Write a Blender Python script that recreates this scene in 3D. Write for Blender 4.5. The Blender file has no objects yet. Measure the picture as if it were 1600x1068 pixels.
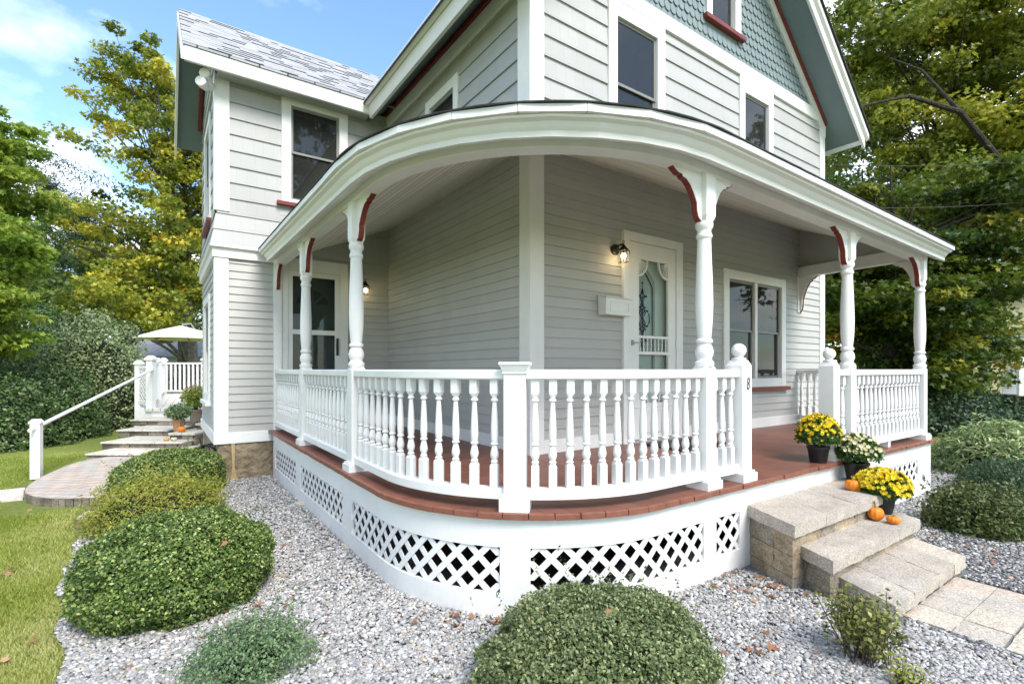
import bpy, bmesh, math, random
import numpy as np
from mathutils import Vector, noise, Matrix

random.seed(7); rng = np.random.default_rng(7)
S = bpy.context.scene
COL = S.collection
rad = math.radians

# ------------------------------------------------------------------ camera
CAM = Vector((-2.830, -3.740, 0.80))
HEAD = rad(35)
VX = Vector((math.sin(HEAD), math.cos(HEAD), 0)); RX = Vector((math.cos(HEAD), -math.sin(HEAD), 0))
F = 785.0
cd = bpy.data.cameras.new('camera'); cam = bpy.data.objects.new('camera', cd); COL.objects.link(cam)
cam.location = CAM; cam.rotation_euler = (rad(90), 0, -HEAD)
cd.sensor_width = 36; cd.lens = F / 1600 * 36; cd.shift_y = 43 / 1600; cd.clip_start = 0.05; cd.clip_end = 2000
S.camera = cam

def at(px, d, z=0.0):
    """world place seen d metres in front of the photographer at column px"""
    p = CAM + VX * d + RX * ((px - 800) / F * d)
    return (p.x, p.y, z)
def zat(py, d): return 0.8 + (577 - py) / F * d

# ------------------------------------------------------------------ world / light
SUN_EL, SUN_AZ = rad(48), rad(35 + 180 - 35)      # sun behind the photographer, to the left
w = bpy.data.worlds.new("World"); S.world = w; w.use_nodes = True
nt = w.node_tree; nt.nodes.clear()
N = nt.nodes.new; L = nt.links.new
out = N('ShaderNodeOutputWorld'); bg = N('ShaderNodeBackground'); L(bg.outputs[0], out.inputs[0])
bg.inputs[1].default_value = 0.125
sky = N('ShaderNodeTexSky'); sky.sky_type = 'NISHITA'; sky.sun_disc = False
sky.sun_elevation = SUN_EL; sky.sun_rotation = SUN_AZ; sky.altitude = 50; sky.air_density = 1.0; sky.dust_density = 0.6; sky.ozone_density = 1.5
tc = N('ShaderNodeTexCoord'); sep = N('ShaderNodeSeparateXYZ'); L(tc.outputs['Generated'], sep.inputs[0])
mx = N('ShaderNodeMath'); mx.operation = 'MAXIMUM'; L(sep.outputs[2], mx.inputs[0]); mx.inputs[1].default_value = 0.0
ad = N('ShaderNodeMath'); ad.operation = 'ADD'; L(mx.outputs[0], ad.inputs[0]); ad.inputs[1].default_value = 0.22
dv = N('ShaderNodeVectorMath'); dv.operation = 'DIVIDE'; L(tc.outputs['Generated'], dv.inputs[0]); L(ad.outputs[0], dv.inputs[1])
sc_ = N('ShaderNodeMapping'); sc_.inputs['Scale'].default_value = (1, 1, 0.4); sc_.inputs['Location'].default_value = (3.1, 1.4, 0.0); L(dv.outputs[0], sc_.inputs[0])
nz = N('ShaderNodeTexNoise'); nz.inputs['Scale'].default_value = 1.5; nz.inputs['Detail'].default_value = 9; nz.inputs['Roughness'].default_value = 0.52
L(sc_.outputs[0], nz.inputs[0])
cr = N('ShaderNodeValToRGB'); cr.color_ramp.elements[0].position = 0.43; cr.color_ramp.elements[1].position = 0.70; cr.color_ramp.elements[0].color = (.0, .0, .0, 1)
L(nz.outputs[0], cr.inputs[0])
mixc = N('ShaderNodeMix'); mixc.data_type = 'RGBA'; L(cr.outputs[0], mixc.inputs[0]); tn = N('ShaderNodeMix'); tn.data_type = 'RGBA'; tn.blend_type = 'MULTIPLY'; tn.inputs[0].default_value = 1; L(sky.outputs[0], tn.inputs[6]); tn.inputs[7].default_value = (.86, .97, 1.0, 1)
L(tn.outputs[2], mixc.inputs[6]); mixc.inputs[7].default_value = (7.6, 7.5, 7.3, 1)
L(mixc.outputs[2], bg.inputs[0])
sd = bpy.data.lights.new('sun', 'SUN'); sd.energy = 1.8; sd.angle = rad(30); sd.color = (1, 0.93, 0.84)
so = bpy.data.objects.new('sun', sd); COL.objects.link(so)
sdir = Vector((math.sin(SUN_AZ) * math.cos(SUN_EL), math.cos(SUN_AZ) * math.cos(SUN_EL), math.sin(SUN_EL)))
so.rotation_euler = sdir.to_track_quat('Z', 'Y').to_euler()
S.view_settings.view_transform = 'Standard'; S.view_settings.look = 'None'; S.view_settings.gamma = 1
S.view_settings.exposure = 1.6

# ------------------------------------------------------------------ materials
def mat(name, col, rough=0.5, var=0.08, vscale=6, bump=0.0, bscale=40, col2=None, spec=0.4, ramp=(0.35, 0.65), bdist=0.01, extra=None):
    m = bpy.data.materials.new(name); m.use_nodes = True
    t = m.node_tree; n = t.nodes; l = t.links.new; P = n['Principled BSDF']
    P.inputs['Roughness'].default_value = rough; P.inputs['Specular IOR Level'].default_value = spec
    co = n.new('ShaderNodeTexCoord')
    a = n.new('ShaderNodeTexNoise'); a.inputs['Scale'].default_value = vscale; a.inputs['Detail'].default_value = 6; a.inputs['Roughness'].default_value = .6
    l(co.outputs['Object'], a.inputs[0])
    c2 = col2 or tuple(c * (1 - var) for c in col)
    r = n.new('ShaderNodeValToRGB'); r.color_ramp.elements[0].position = ramp[0]; r.color_ramp.elements[1].position = ramp[1]
    r.color_ramp.elements[0].color = (*c2, 1); r.color_ramp.elements[1].color = (*col, 1)
    l(a.outputs[0], r.inputs[0]); l(r.outputs[0], P.inputs['Base Color'])
    m['c'] = 1
    if bump:
        b = n.new('ShaderNodeTexNoise'); b.inputs['Scale'].default_value = bscale; b.inputs['Detail'].default_value = 5
        l(co.outputs['Object'], b.inputs[0])
        bb = n.new('ShaderNodeBump'); bb.inputs['Strength'].default_value = bump; bb.inputs['Distance'].default_value = bdist
        l(b.outputs[0], bb.inputs['Height']); l(bb.outputs[0], P.inputs['Normal'])
    if extra: extra(m, t, n, l, P, co, r)
    return m

def mul_after(n, l, P, src, fac_out, dark):
    """multiply the base colour by dark where fac"""
    mm = n.new('ShaderNodeMix'); mm.data_type = 'RGBA'; mm.blend_type = 'MULTIPLY'
    l(fac_out, mm.inputs[0]); l(src, mm.inputs[6]); mm.inputs[7].default_value = (*dark, 1)
    l(mm.outputs[2], P.inputs['Base Color']); return mm.outputs[2]

def grooves(axis, pitch, width, dark, offset=0.0, bumpd=0.004):
    """board joints: thin lines every pitch metres along an axis ('D' = mitred porch floor, 'C' = mitred ceiling)"""
    def ex(m, t, n, l, P, co, r):
        sp = n.new('ShaderNodeSeparateXYZ'); l(co.outputs['Object'], sp.inputs[0])
        def M(op, a, b=None):
            q = n.new('ShaderNodeMath'); q.operation = op
            for i, v in enumerate((a, b)):
                if v is None: continue
                if isinstance(v, (int, float)): q.inputs[i].default_value = v
                else: l(v, q.inputs[i])
            return q.outputs[0]
        X, Y = sp.outputs[0], sp.outputs[1]
        if axis in 'DC':
            left = M('GREATER_THAN', Y, X)          # left wing of the porch: y > x
            a, b = (Y, X) if axis == 'D' else (X, Y)
            val = M('ADD', M('MULTIPLY', a, left), M('MULTIPLY', b, M('SUBTRACT', 1.0, left)))
        else: val = X if axis == 'X' else (Y if axis == 'Y' else sp.outputs[2])
        u = M('DIVIDE', M('ADD', val, 50 + offset), pitch)
        fr = M('FRACT', u)
        line = M('LESS_THAN', M('ABSOLUTE', M('SUBTRACT', fr, 0.5)), width / pitch / 2)
        o = mul_after(n, l, P, r.outputs[0], line, dark)
        wn = n.new('ShaderNodeTexWhiteNoise'); wn.noise_dimensions = '1D'; l(M('FLOOR', M('ADD', u, .5)), wn.inputs['W'])
        mm = n.new('ShaderNodeMix'); mm.data_type = 'RGBA'; mm.blend_type = 'MULTIPLY'; mm.inputs[0].default_value = 1
        vv = M('ADD', M('MULTIPLY', wn.outputs[0], .2), .8)
        cc = n.new('ShaderNodeCombineColor'); [l(vv, cc.inputs[i]) for i in range(3)]
        l(o, mm.inputs[6]); l(cc.outputs[0], mm.inputs[7]); l(mm.outputs[2], P.inputs['Base Color'])
        bb = n.new('ShaderNodeBump'); bb.inputs['Distance'].default_value = bumpd; bb.inputs['Strength'].default_value = .7
        l(M('SUBTRACT', 1.0, line), bb.inputs['Height']); l(bb.outputs[0], P.inputs['Normal'])
    return ex

def vjoints(pitch_x, row, axis='X', amt=0.9, phase=0.0):
    """shingle butt joints: short upright lines staggered row by row"""
    def ex(m, t, n, l, P, co, r):
        mp = n.new('ShaderNodeMapping'); mp.inputs['Rotation'].default_value = (rad(-90), 0, 0) if axis == 'X' else (rad(-90), 0, rad(90))
        if axis == 'Y':
            sp = n.new('ShaderNodeSeparateXYZ'); l(co.outputs['Object'], sp.inputs[0]); cb = n.new('ShaderNodeCombineXYZ')
            l(sp.outputs[1], cb.inputs[0]); l(sp.outputs[2], cb.inputs[1]); src = cb.outputs[0]
        else:
            sp = n.new('ShaderNodeSeparateXYZ'); l(co.outputs['Object'], sp.inputs[0]); cb = n.new('ShaderNodeCombineXYZ')
            l(sp.outputs[0], cb.inputs[0]); l(sp.outputs[2], cb.inputs[1]); src = cb.outputs[0]
        ofs = n.new('ShaderNodeVectorMath'); ofs.operation = 'ADD'; l(src, ofs.inputs[0]); ofs.inputs[1].default_value = (20, phase, 0)
        bt = n.new('ShaderNodeTexBrick'); l(ofs.outputs[0], bt.inputs[0]); n.remove(mp)
        bt.inputs['Scale'].default_value = 1; bt.inputs['Brick Width'].default_value = pitch_x; bt.inputs['Row Height'].default_value = row
        bt.inputs['Mortar Size'].default_value = 0.0018; bt.inputs['Mortar Smooth'].default_value = .1
        bt.offset = .37; bt.offset_frequency = 3; bt.squash = .7; bt.squash_frequency = 2
        bt.inputs['Color1'].default_value = (1, 1, 1, 1); bt.inputs['Color2'].default_value = (.95, .95, .95, 1); bt.inputs['Mortar'].default_value = (.8, .8, .8, 1)
        mm = n.new('ShaderNodeMix'); mm.data_type = 'RGBA'; mm.blend_type = 'MULTIPLY'; mm.inputs[0].default_value = amt
        l(r.outputs[0], mm.inputs[6]); l(bt.outputs[0], mm.inputs[7]); l(mm.outputs[2], P.inputs['Base Color'])
    return ex

def dirt(m, t, n, l, P, co, r):
    # splash marks and faint grime: patches with a shape of their own, strongest low on the boards
    g = n.new('ShaderNodeNewGeometry'); sp = n.new('ShaderNodeSeparateXYZ'); l(g.outputs['Position'], sp.inputs[0])
    mr = n.new('ShaderNodeMapRange'); mr.inputs[1].default_value = -.62; mr.inputs[2].default_value = -.50; mr.inputs[3].default_value = .55; mr.inputs[4].default_value = .06; l(sp.outputs[2], mr.inputs[0])
    a = n.new('ShaderNodeTexNoise'); a.inputs['Scale'].default_value = 9; a.inputs['Detail'].default_value = 8; a.inputs['Roughness'].default_value = .75; l(g.outputs['Position'], a.inputs[0])
    rr = n.new('ShaderNodeValToRGB'); rr.color_ramp.elements[0].position = .48; rr.color_ramp.elements[1].position = .75; l(a.outputs[0], rr.inputs[0])
    mu = n.new('ShaderNodeMath'); mu.operation = 'MULTIPLY'; l(rr.outputs[0], mu.inputs[0]); l(mr.outputs[0], mu.inputs[1])
    mul_after(n, l, P, r.outputs[0], mu.outputs[0], (.55, .47, .36))
WHITE = mat('white_paint', (.80, .80, .79), .42, .07, 3, .2, 45, bdist=.004, extra=dirt)
CREAM = mat('cream_white_paint', (.74, .735, .70), .42, .05, 3, .12, 60, bdist=.003)
GREY = mat('grey_siding_paint', (.45, .447, .43), .5, .07, 2.2, .15, 90, bdist=.002)
GREYUP = mat('pale_grey_shingle_paint', (.42, .424, .42), .55, .05, 2, .2, 70, bdist=.003, extra=vjoints(.17, .2))
GREYUPY = mat('pale_grey_shingle_paint_side', (.42, .424, .42), .55, .05, 2, .2, 70, bdist=.003, extra=vjoints(.17, .2, 'Y'))
def variant(m0, k):
    v = m0.copy(); v.name = m0.name + '_shade'
    for nd in v.node_tree.nodes:
        if nd.type == 'VALTORGB':
            for e in nd.color_ramp.elements: e.color = tuple(c * k for c in e.color[:3]) + (1,)
    return v
VAR = {q.name: [q, variant(q, .965), variant(q, 1.03)] for q in (GREY, GREYUP, GREYUPY)}
TEAL = mat('blue_green_shingle_paint', (.20, .255, .268), .55, .14, 9, .25, 60, bdist=.003)
SOFF = mat('slate_blue_soffit_paint', (.16, .215, .235), .5, .08, 3)
RED = mat('barn_red_paint', (.20, .032, .026), .4, .2, 8)
FLOOR = mat('red_brown_floor_paint', (.25, .098, .065), .42, .30, 3.5, extra=grooves('D', .14, .005, (.35, .3, .3)))
FLOORN = mat('red_brown_floor_nosing', (.25, .096, .062), .45, .25, 14, .3, 50, bdist=.002)
CEIL = mat('white_beadboard_paint', (.88, .865, .80), .45, .05, 2, extra=grooves('C', .085, .010, (.50, .48, .43)))
STONEF = mat('foundation_stone', (.36, .29, .19), .85, .4, 7, .9, 16, col2=(.17, .13, .085), bdist=.04)
MORTAR = mat('yellow_mortar', (.50, .38, .20), .8, .2, 12, .5, 40)
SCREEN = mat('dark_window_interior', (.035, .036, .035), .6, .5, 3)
CURT = mat('window_blind_cloth', (.16, .16, .15), .8, .2, 4)
VINYL = mat('dark_grey_screen_frame', (.22, .22, .21), .45, .1, 5)
BLACK = mat('black_metal', (.012, .012, .012), .35, .2, 9)
BARK = mat('bark', (.17, .125, .09), .9, .5, 5, 1.0, 22, col2=(.05, .04, .03), bdist=.05)
BARKG = mat('grey_bark', (.16, .14, .12), .9, .5, 5, 1.0, 22, col2=(.06, .05, .045), bdist=.05)
BARKD = mat('dark_bark', (.05, .04, .032), .9, .5, 5, 1.0, 22, bdist=.05)
ORANGE = mat('pumpkin_skin', (.78, .24, .02), .42, .25, 12, .1, 60)
PALEG = mat('pale_gourd_skin', (.68, .6, .42), .45, .25, 12)
STEMM = mat('dry_stem', (.22, .2, .08), .8, .3, 30)
POT = mat('black_plastic_pot', (.014, .014, .015), .35, .3, 9)
CLAY = mat('taupe_pot', (.24, .19, .15), .7, .2, 9)
COPPER = mat('tan_pot', (.42, .22, .11), .6, .3, 9)
CANVAS = mat('cream_canvas', (.78, .72, .62), .8, .06, 8)
CONC = mat('pale_concrete', (.50, .46, .40), .85, .25, 9, .5, 160, bdist=.004)
SOIL = mat('soil', (.09, .06, .04), .95, .4, 9, 1, 40, bdist=.02)
GALV = mat('galvanised_metal', (.4, .4, .4), .45, .1, 9)
NEIGH = mat('cream_clapboard', (.60, .55, .36), .6, .1, 3, extra=grooves('Z', .12, .012, (.55, .52, .45)))
NEIGHW = mat('white_clapboard', (.6, .6, .58), .6, .1, 3, extra=grooves('Z', .14, .014, (.6, .6, .6)))
NROOF = mat('weathered_grey_roof', (.34, .36, .39), .85, .3, 3, .4, 30)

def granite(name, a, b, sc=90):
    def ex(m, t, n, l, P, co, r):
        v = n.new('ShaderNodeTexVoronoi'); v.inputs['Scale'].default_value = sc * 1.6; l(co.outputs['Object'], v.inputs[0])
        mm = n.new('ShaderNodeMix'); mm.data_type = 'RGBA'; mm.blend_type = 'OVERLAY'; mm.inputs[0].default_value = .42
        bw = n.new('ShaderNodeRGBToBW'); l(v.outputs['Color'], bw.inputs[0])
        l(r.outputs[0], mm.inputs[6]); l(bw.outputs[0], mm.inputs[7]); l(mm.outputs[2], P.inputs['Base Color'])
    return mat(name, a, .85, .2, 5, .8, 55, col2=b, bdist=.008, extra=ex)
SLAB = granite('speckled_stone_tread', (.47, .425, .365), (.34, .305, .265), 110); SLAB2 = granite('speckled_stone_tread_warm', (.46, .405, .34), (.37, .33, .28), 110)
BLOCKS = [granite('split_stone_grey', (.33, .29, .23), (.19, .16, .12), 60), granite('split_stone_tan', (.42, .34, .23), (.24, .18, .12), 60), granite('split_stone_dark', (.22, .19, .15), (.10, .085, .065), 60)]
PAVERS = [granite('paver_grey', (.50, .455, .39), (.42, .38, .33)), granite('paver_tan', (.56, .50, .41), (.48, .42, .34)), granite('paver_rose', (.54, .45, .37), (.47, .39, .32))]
DSTONE = granite('dark_left_step_stone', (.24, .21, .16), (.11, .095, .07), 40)
DTOP = granite('left_step_tread', (.62, .58, .50), (.48, .44, .38))

def roofmat():
    def ex(m, t, n, l, P, co, r):
        uv = n.new('ShaderNodeUVMap')
        bt = n.new('ShaderNodeTexBrick'); l(uv.outputs[0], bt.inputs[0])
        bt.inputs['Scale'].default_value = 1; bt.inputs['Brick Width'].default_value = .33; bt.inputs['Row Height'].default_value = .14
        bt.inputs['Mortar Size'].default_value = .010; bt.inputs['Mortar Smooth'].default_value = .0; bt.inputs['Bias'].default_value = -.3
        bt.inputs['Color1'].default_value = (.42, .44, .47, 1); bt.inputs['Color2'].default_value = (.27, .29, .32, 1); bt.inputs['Mortar'].default_value = (.07, .075, .085, 1)
        mm = n.new('ShaderNodeMix'); mm.data_type = 'RGBA'; mm.blend_type = 'MULTIPLY'; mm.inputs[0].default_value = .8
        l(bt.outputs[0], mm.inputs[6]); l(r.outputs[0], mm.inputs[7]); l(mm.outputs[2], P.inputs['Base Color'])
    return mat('asphalt_shingles', (1, 1, 1), .9, .35, 1.6, extra=ex)
ROOF = roofmat()
ROOFD = mat('dark_shingle_edge', (.035, .036, .038), .9, .4, 20, .6, 60)

def glassmat(name, tint=(.9, .95, .93), rough=.02, solid=.55, body=(.035, .035, .033)):
    m = bpy.data.materials.new(name); m.use_nodes = True; t = m.node_tree; n = t.nodes; l = t.links.new
    P = n['Principled BSDF']; P.inputs['Base Color'].default_value = (*body, 1); P.inputs['Roughness'].default_value = rough
    P.inputs['Specular IOR Level'].default_value = .6
    tr = n.new('ShaderNodeBsdfTransparent'); tr.inputs[0].default_value = (*tint, 1)
    mx = n.new('ShaderNodeMixShader'); mx.inputs[0].default_value = solid
    l(tr.outputs[0], mx.inputs[1]); l(P.outputs[0], mx.inputs[2]); l(mx.outputs[0], n['Material Output'].inputs[0]); return m
GLASS = glassmat('window_glass')
LGLASS = glassmat('lantern_glass', solid=.12, body=(.5, .5, .45))
DGLASS = glassmat('frosted_door_glass', solid=.8, rough=.3, body=(.64, .68, .70))

def emit(name, col, s):
    m = bpy.data.materials.new(name); m.use_nodes = True; P = m.node_tree.nodes['Principled BSDF']
    P.inputs['Emission Color'].default_value = (*col, 1); P.inputs['Emission Strength'].default_value = s; P.inputs['Base Color'].default_value = (*col, 1); return m
BULB = emit('warm_bulb', (1, .74, .42), 9)

def leafmat(name, stops, transl=.3, rough=.45, spec=.35):
    m = bpy.data.materials.new(name); m.use_nodes = True; t = m.node_tree; n = t.nodes; l = t.links.new
    P = n['Principled BSDF']; P.inputs['Roughness'].default_value = rough; P.inputs['Specular IOR Level'].default_value = spec
    a = n.new('ShaderNodeAttribute'); a.attribute_name = 'tint'
    r = n.new('ShaderNodeValToRGB'); r.color_ramp.elements[0].position = stops[0][0]; r.color_ramp.elements[0].color = (*stops[0][1], 1)
    r.color_ramp.elements[1].position = stops[-1][0]; r.color_ramp.elements[1].color = (*stops[-1][1], 1)
    for p, c in stops[1:-1]:
        e = r.color_ramp.elements.new(p); e.color = (*c, 1)
    l(a.outputs['Fac'], r.inputs[0]); l(r.outputs[0], P.inputs['Base Color'])
    if transl:
        tr = n.new('ShaderNodeBsdfTranslucent'); l(r.outputs[0], tr.inputs[0])
        mx = n.new('ShaderNodeMixShader'); mx.inputs[0].default_value = transl
        l(P.outputs[0], mx.inputs[1]); l(tr.outputs[0], mx.inputs[2]); l(mx.outputs[0], n['Material Output'].inputs[0])
    return m
LF_BOX = leafmat('boxwood_leaves', [(0, (.02, .05, .012)), (.4, (.085, .15, .035)), (.75, (.24, .32, .08)), (1, (.42, .48, .16))], .2, .35)
LF_BOX2 = leafmat('holly_leaves', [(0, (.04, .07, .025)), (.45, (.12, .17, .06)), (.8, (.26, .30, .13)), (1, (.38, .40, .20))], .15, .35)
LF_YEL = leafmat('spirea_leaves', [(0, (.13, .18, .025)), (.5, (.30, .34, .05)), (.95, (.48, .46, .10)), (1, (.42, .26, .06))], .25)
LF_LOW = leafmat('low_green_leaves', [(0, (.06, .12, .05)), (.5, (.14, .23, .10)), (1, (.3, .38, .2))], .2)
LF_JAP = leafmat('light_maple_leaves', [(0, (.05, .11, .012)), (.5, (.19, .29, .03)), (1, (.46, .52, .10))], .4)
LF_MAP = leafmat('turning_maple_leaves', [(0, (.07, .10, .012)), (.35, (.19, .24, .035)), (.65, (.36, .37, .045)), (.95, (.60, .53, .06)), (1, (.56, .34, .04))], .4)
LF_MAPD = leafmat('green_maple_leaves', [(0, (.03, .065, .01)), (.5, (.11, .16, .018)), (.8, (.28, .28, .03)), (.95, (.50, .36, .03)), (1, (.55, .22, .03))], .4)
LF_PINE = leafmat('pine_needles', [(0, (.015, .04, .018)), (1, (.055, .10, .045))], .1)
LF_VAR = leafmat('variegated_leaves', [(0, (.07, .14, .04)), (.5, (.22, .32, .10)), (1, (.62, .64, .38))], .25)
LF_HEDGE = leafmat('hedge_leaves', [(0, (.03, .07, .02)), (.5, (.09, .16, .045)), (1, (.36, .42, .22))], .3)
LF_DARK = leafmat('dark_shrub_leaves', [(0, (.02, .045, .02)), (1, (.08, .14, .06))], .15)
LF_RED = leafmat('azalea_leaves', [(0, (.04, .07, .02)), (.6, (.13, .17, .05)), (1, (.26, .20, .09))], .2)
LF_MUM = leafmat('mum_leaves', [(0, (.02, .055, .012)), (1, (.09, .17, .035))], .2)
LF_FLY = leafmat('yellow_petals', [(0, (.72, .46, .01)), (1, (.95, .82, .05))], .2)
LF_FLP = leafmat('cream_petals', [(0, (.62, .58, .22)), (1, (.88, .87, .66))], .2)
LF_DRY = leafmat('dry_leaves', [(0, (.12, .05, .03)), (.5, (.28, .13, .07)), (1, (.44, .27, .15))], .1, .7)
LF_GRASS = leafmat('grass_blades', [(0, (.17, .24, .02)), (.5, (.35, .40, .08)), (1, (.56, .54, .24))], .3)
PEB = leafmat('pebble_stone', [(0, (.10, .10, .105)), (.3, (.23, .228, .23)), (.6, (.37, .362, .35)), (.84, (.55, .545, .53)), (.92, (.42, .33, .25)), (1, (.64, .63, .61))], 0, .75, .3)

# ------------------------------------------------------------------ mesh builder
class MB:
    def __init__(s): s.v = []; s.f = []; s.m = []
    def add(s, vs, fs, m=0):
        b = len(s.v); s.v += [tuple(v) for v in vs]; s.f += [tuple(i + b for i in f) for f in fs]; s.m += [m] * len(fs); return s
    def hexa(s, p, m=0):   # 8 pts bottom 4 ccw then top 4
        return s.add(p, [(0, 3, 2, 1), (4, 5, 6, 7), (0, 1, 5, 4), (1, 2, 6, 5), (2, 3, 7, 6), (3, 0, 4, 7)], m)
    def box(s, x0, x1, y0, y1, z0, z1, m=0):
        return s.hexa([(x0, y0, z0), (x1, y0, z0), (x1, y1, z0), (x0, y1, z0), (x0, y0, z1), (x1, y0, z1), (x1, y1, z1), (x0, y1, z1)], m)
    def obox(s, c, sz, rz, z0, z1, m=0, taper=1):
        a, b = sz[0] / 2, sz[1] / 2; cs, sn = math.cos(rz), math.sin(rz); P = []
        for z, k in ((z0, 1), (z1, taper)):
            for dx, dy in ((-a, -b), (a, -b), (a, b), (-a, b)):
                P.append((c[0] + (dx * cs - dy * sn) * k, c[1] + (dx * sn + dy * cs) * k, z))
        return s.hexa(P, m)
    def bar(s, p, q, w, h, m=0):
        p, q = Vector(p), Vector(q); d = (q - p).normalized()
        up = Vector((0, 0, 1)) if abs(d.z) < .95 else Vector((0, 1, 0))
        sd_ = d.cross(up).normalized() * w / 2; u = sd_.cross(d).normalized() * h / 2
        return s.hexa([p - sd_ - u, p + sd_ - u, q + sd_ - u, q - sd_ - u, p - sd_ + u, p + sd_ + u, q + sd_ + u, q - sd_ + u], m)
    def lathe(s, prof, c=(0, 0), n=20, m=0, rib=None, cap=True):
        vs = []; fs = []
        for r, z in prof:
            for k in range(n):
                a = 2 * math.pi * k / n; rr = r * (rib(a) if rib else 1)
                vs.append((c[0] + rr * math.cos(a), c[1] + rr * math.sin(a), z))
        for i in range(len(prof) - 1):
            for k in range(n):
                fs.append((i * n + k, i * n + (k + 1) % n, (i + 1) * n + (k + 1) % n, (i + 1) * n + k))
        if cap:
            fs.append(tuple(reversed(range(n)))); fs.append(tuple(range((len(prof) - 1) * n, len(prof) * n)))
        return s.add(vs, fs, m)
    def tube(s, pts, rs, n=8, m=0):
        vs = []; fs = []; pts = [Vector(p) for p in pts]
        for i, p in enumerate(pts):
            d = (pts[min(i + 1, len(pts) - 1)] - pts[max(i - 1, 0)]).normalized()
            a = d.cross(Vector((0, 0, 1)) if abs(d.z) < .9 else Vector((1, 0, 0))).normalized(); b = d.cross(a)
            r = rs[i] if isinstance(rs, (list, tuple)) else rs
            for k in range(n):
                t = 2 * math.pi * k / n; vs.append(p + a * (r * math.cos(t)) + b * (r * math.sin(t)))
        for i in range(len(pts) - 1):
            for k in range(n): fs.append((i * n + k, i * n + (k + 1) % n, (i + 1) * n + (k + 1) % n, (i + 1) * n + k))
        fs.append(tuple(reversed(range(n)))); fs.append(tuple(range((len(pts) - 1) * n, len(pts) * n)))
        return s.add(vs, fs, m)
    def sphere(s, c, r, sz=1, n=16, m=0):
        pr = [(max(r * math.sin(math.pi * i / 10), 1e-4), c[2] - r * sz * math.cos(math.pi * i / 10)) for i in range(11)]
        return s.lathe(pr, (c[0], c[1]), n, m)
    def sweep(s, pf, ss, prof, m=0, closed=True, cap=True, zf=None):
        """pf(s,off)->(x,y); prof list of (off,z)"""
        k = len(prof); vs = []; fs = []
        for t in ss:
            dz = zf(t) if zf else 0
            for o, z in prof: x, y = pf(t, o); vs.append((x, y, z + dz))
        R_ = k if closed else k - 1
        for i in range(len(ss) - 1):
            for j in range(R_): fs.append((i * k + j, (i + 1) * k + j, (i + 1) * k + (j + 1) % k, i * k + (j + 1) % k))
        if cap and closed:
            fs.append(tuple(range(k))); fs.append(tuple(reversed(range((len(ss) - 1) * k, len(ss) * k))))
        return s.add(vs, fs, m)
    def extrude(s, poly, fn, t0, t1, m=0, me=None):
        """poly 2D outline, fn(u,v,t)->xyz, extruded t0..t1"""
        k = len(poly); vs = [fn(u, v, t0) for u, v in poly] + [fn(u, v, t1) for u, v in poly]
        s.add(vs, [tuple(range(k)), tuple(reversed(range(k, 2 * k)))], m)
        s.add(vs, [(i, (i + 1) % k, k + (i + 1) % k, k + i) for i in range(k)], m if me is None else me)
        return s
    def build(s, name, mats, parent=None, smooth=False, bevel=0, loc=None, rz=0, sharp=35):
        me = bpy.data.meshes.new(name); me.from_pydata(s.v, [], s.f)
        if not isinstance(mats, (list, tuple)): mats = [mats]
        for q in mats: me.materials.append(q)
        me.polygons.foreach_set('material_index', s.m)
        bm = bmesh.new(); bm.from_mesh(me); bmesh.ops.recalc_face_normals(bm, faces=bm.faces); bm.to_mesh(me); bm.free()
        if smooth:
            me.shade_smooth(); me.set_sharp_from_angle(angle=rad(sharp))
        o = bpy.data.objects.new(name, me); COL.objects.link(o)
        if parent: o.parent = parent
        if loc: o.location = loc
        if rz: o.rotation_euler[2] = rz
        if bevel:
            b = o.modifiers.new('bevel', 'BEVEL'); b.width = bevel; b.segments = 2; b.limit_method = 'ANGLE'; b.angle_limit = rad(40)
        return o

def tag(o, label=None, cat=None, group=None, kind=None):
    if label: o['label'] = label
    if cat: o['category'] = cat
    if group: o['group'] = group
    if kind: o['kind'] = kind
    return o
def thing(name, label, cat, loc=(0, 0, 0), rz=0, group=None):
    o = bpy.data.objects.new(name, None); COL.objects.link(o); o.location = loc; o.rotation_euler[2] = rz
    o.empty_display_size = .2
    return tag(o, label, cat, group)
def fast(name, V, Fc, mat_, parent=None, tint=None, loc=None):
    """V (n,3), Fc (m,k) constant-size faces, tint per vertex"""
    me = bpy.data.meshes.new(name); n = len(V); m, k = Fc.shape
    me.vertices.add(n); me.vertices.foreach_set('co', np.ascontiguousarray(V, dtype=np.float32).ravel())
    me.loops.add(m * k); me.loops.foreach_set('vertex_index', Fc.astype(np.int32).ravel())
    me.polygons.add(m); me.polygons.foreach_set('loop_start', np.arange(0, m * k, k, dtype=np.int32))
    me.update(calc_edges=True)
    if tint is not None:
        a = me.attributes.new('tint', 'FLOAT', 'POINT'); a.data.foreach_set('value', tint.astype(np.float32))
    me.materials.append(mat_)
    o = bpy.data.objects.new(name, me); COL.objects.link(o)
    if parent: o.parent = parent
    if loc: o.location = loc
    return o
SH_OVAL = np.array([(0, 0, 0), (-.3, .45, .06), (0, 1, 0), (.3, .45, .06)])
SH_LONG = np.array([(0, 0, 0), (-.13, .4, .05), (0, 1, -.1), (.13, .4, .05)])
SH_LOBE = np.array([(0, 0, 0), (-.34, .0, .03), (-.22, .22, 0), (-.6, .5, .05), (-.2, .52, 0), (0, 1, -.08), (.2, .52, 0), (.6, .5, .05), (.22, .22, 0), (.34, .0, .03)])
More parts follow.
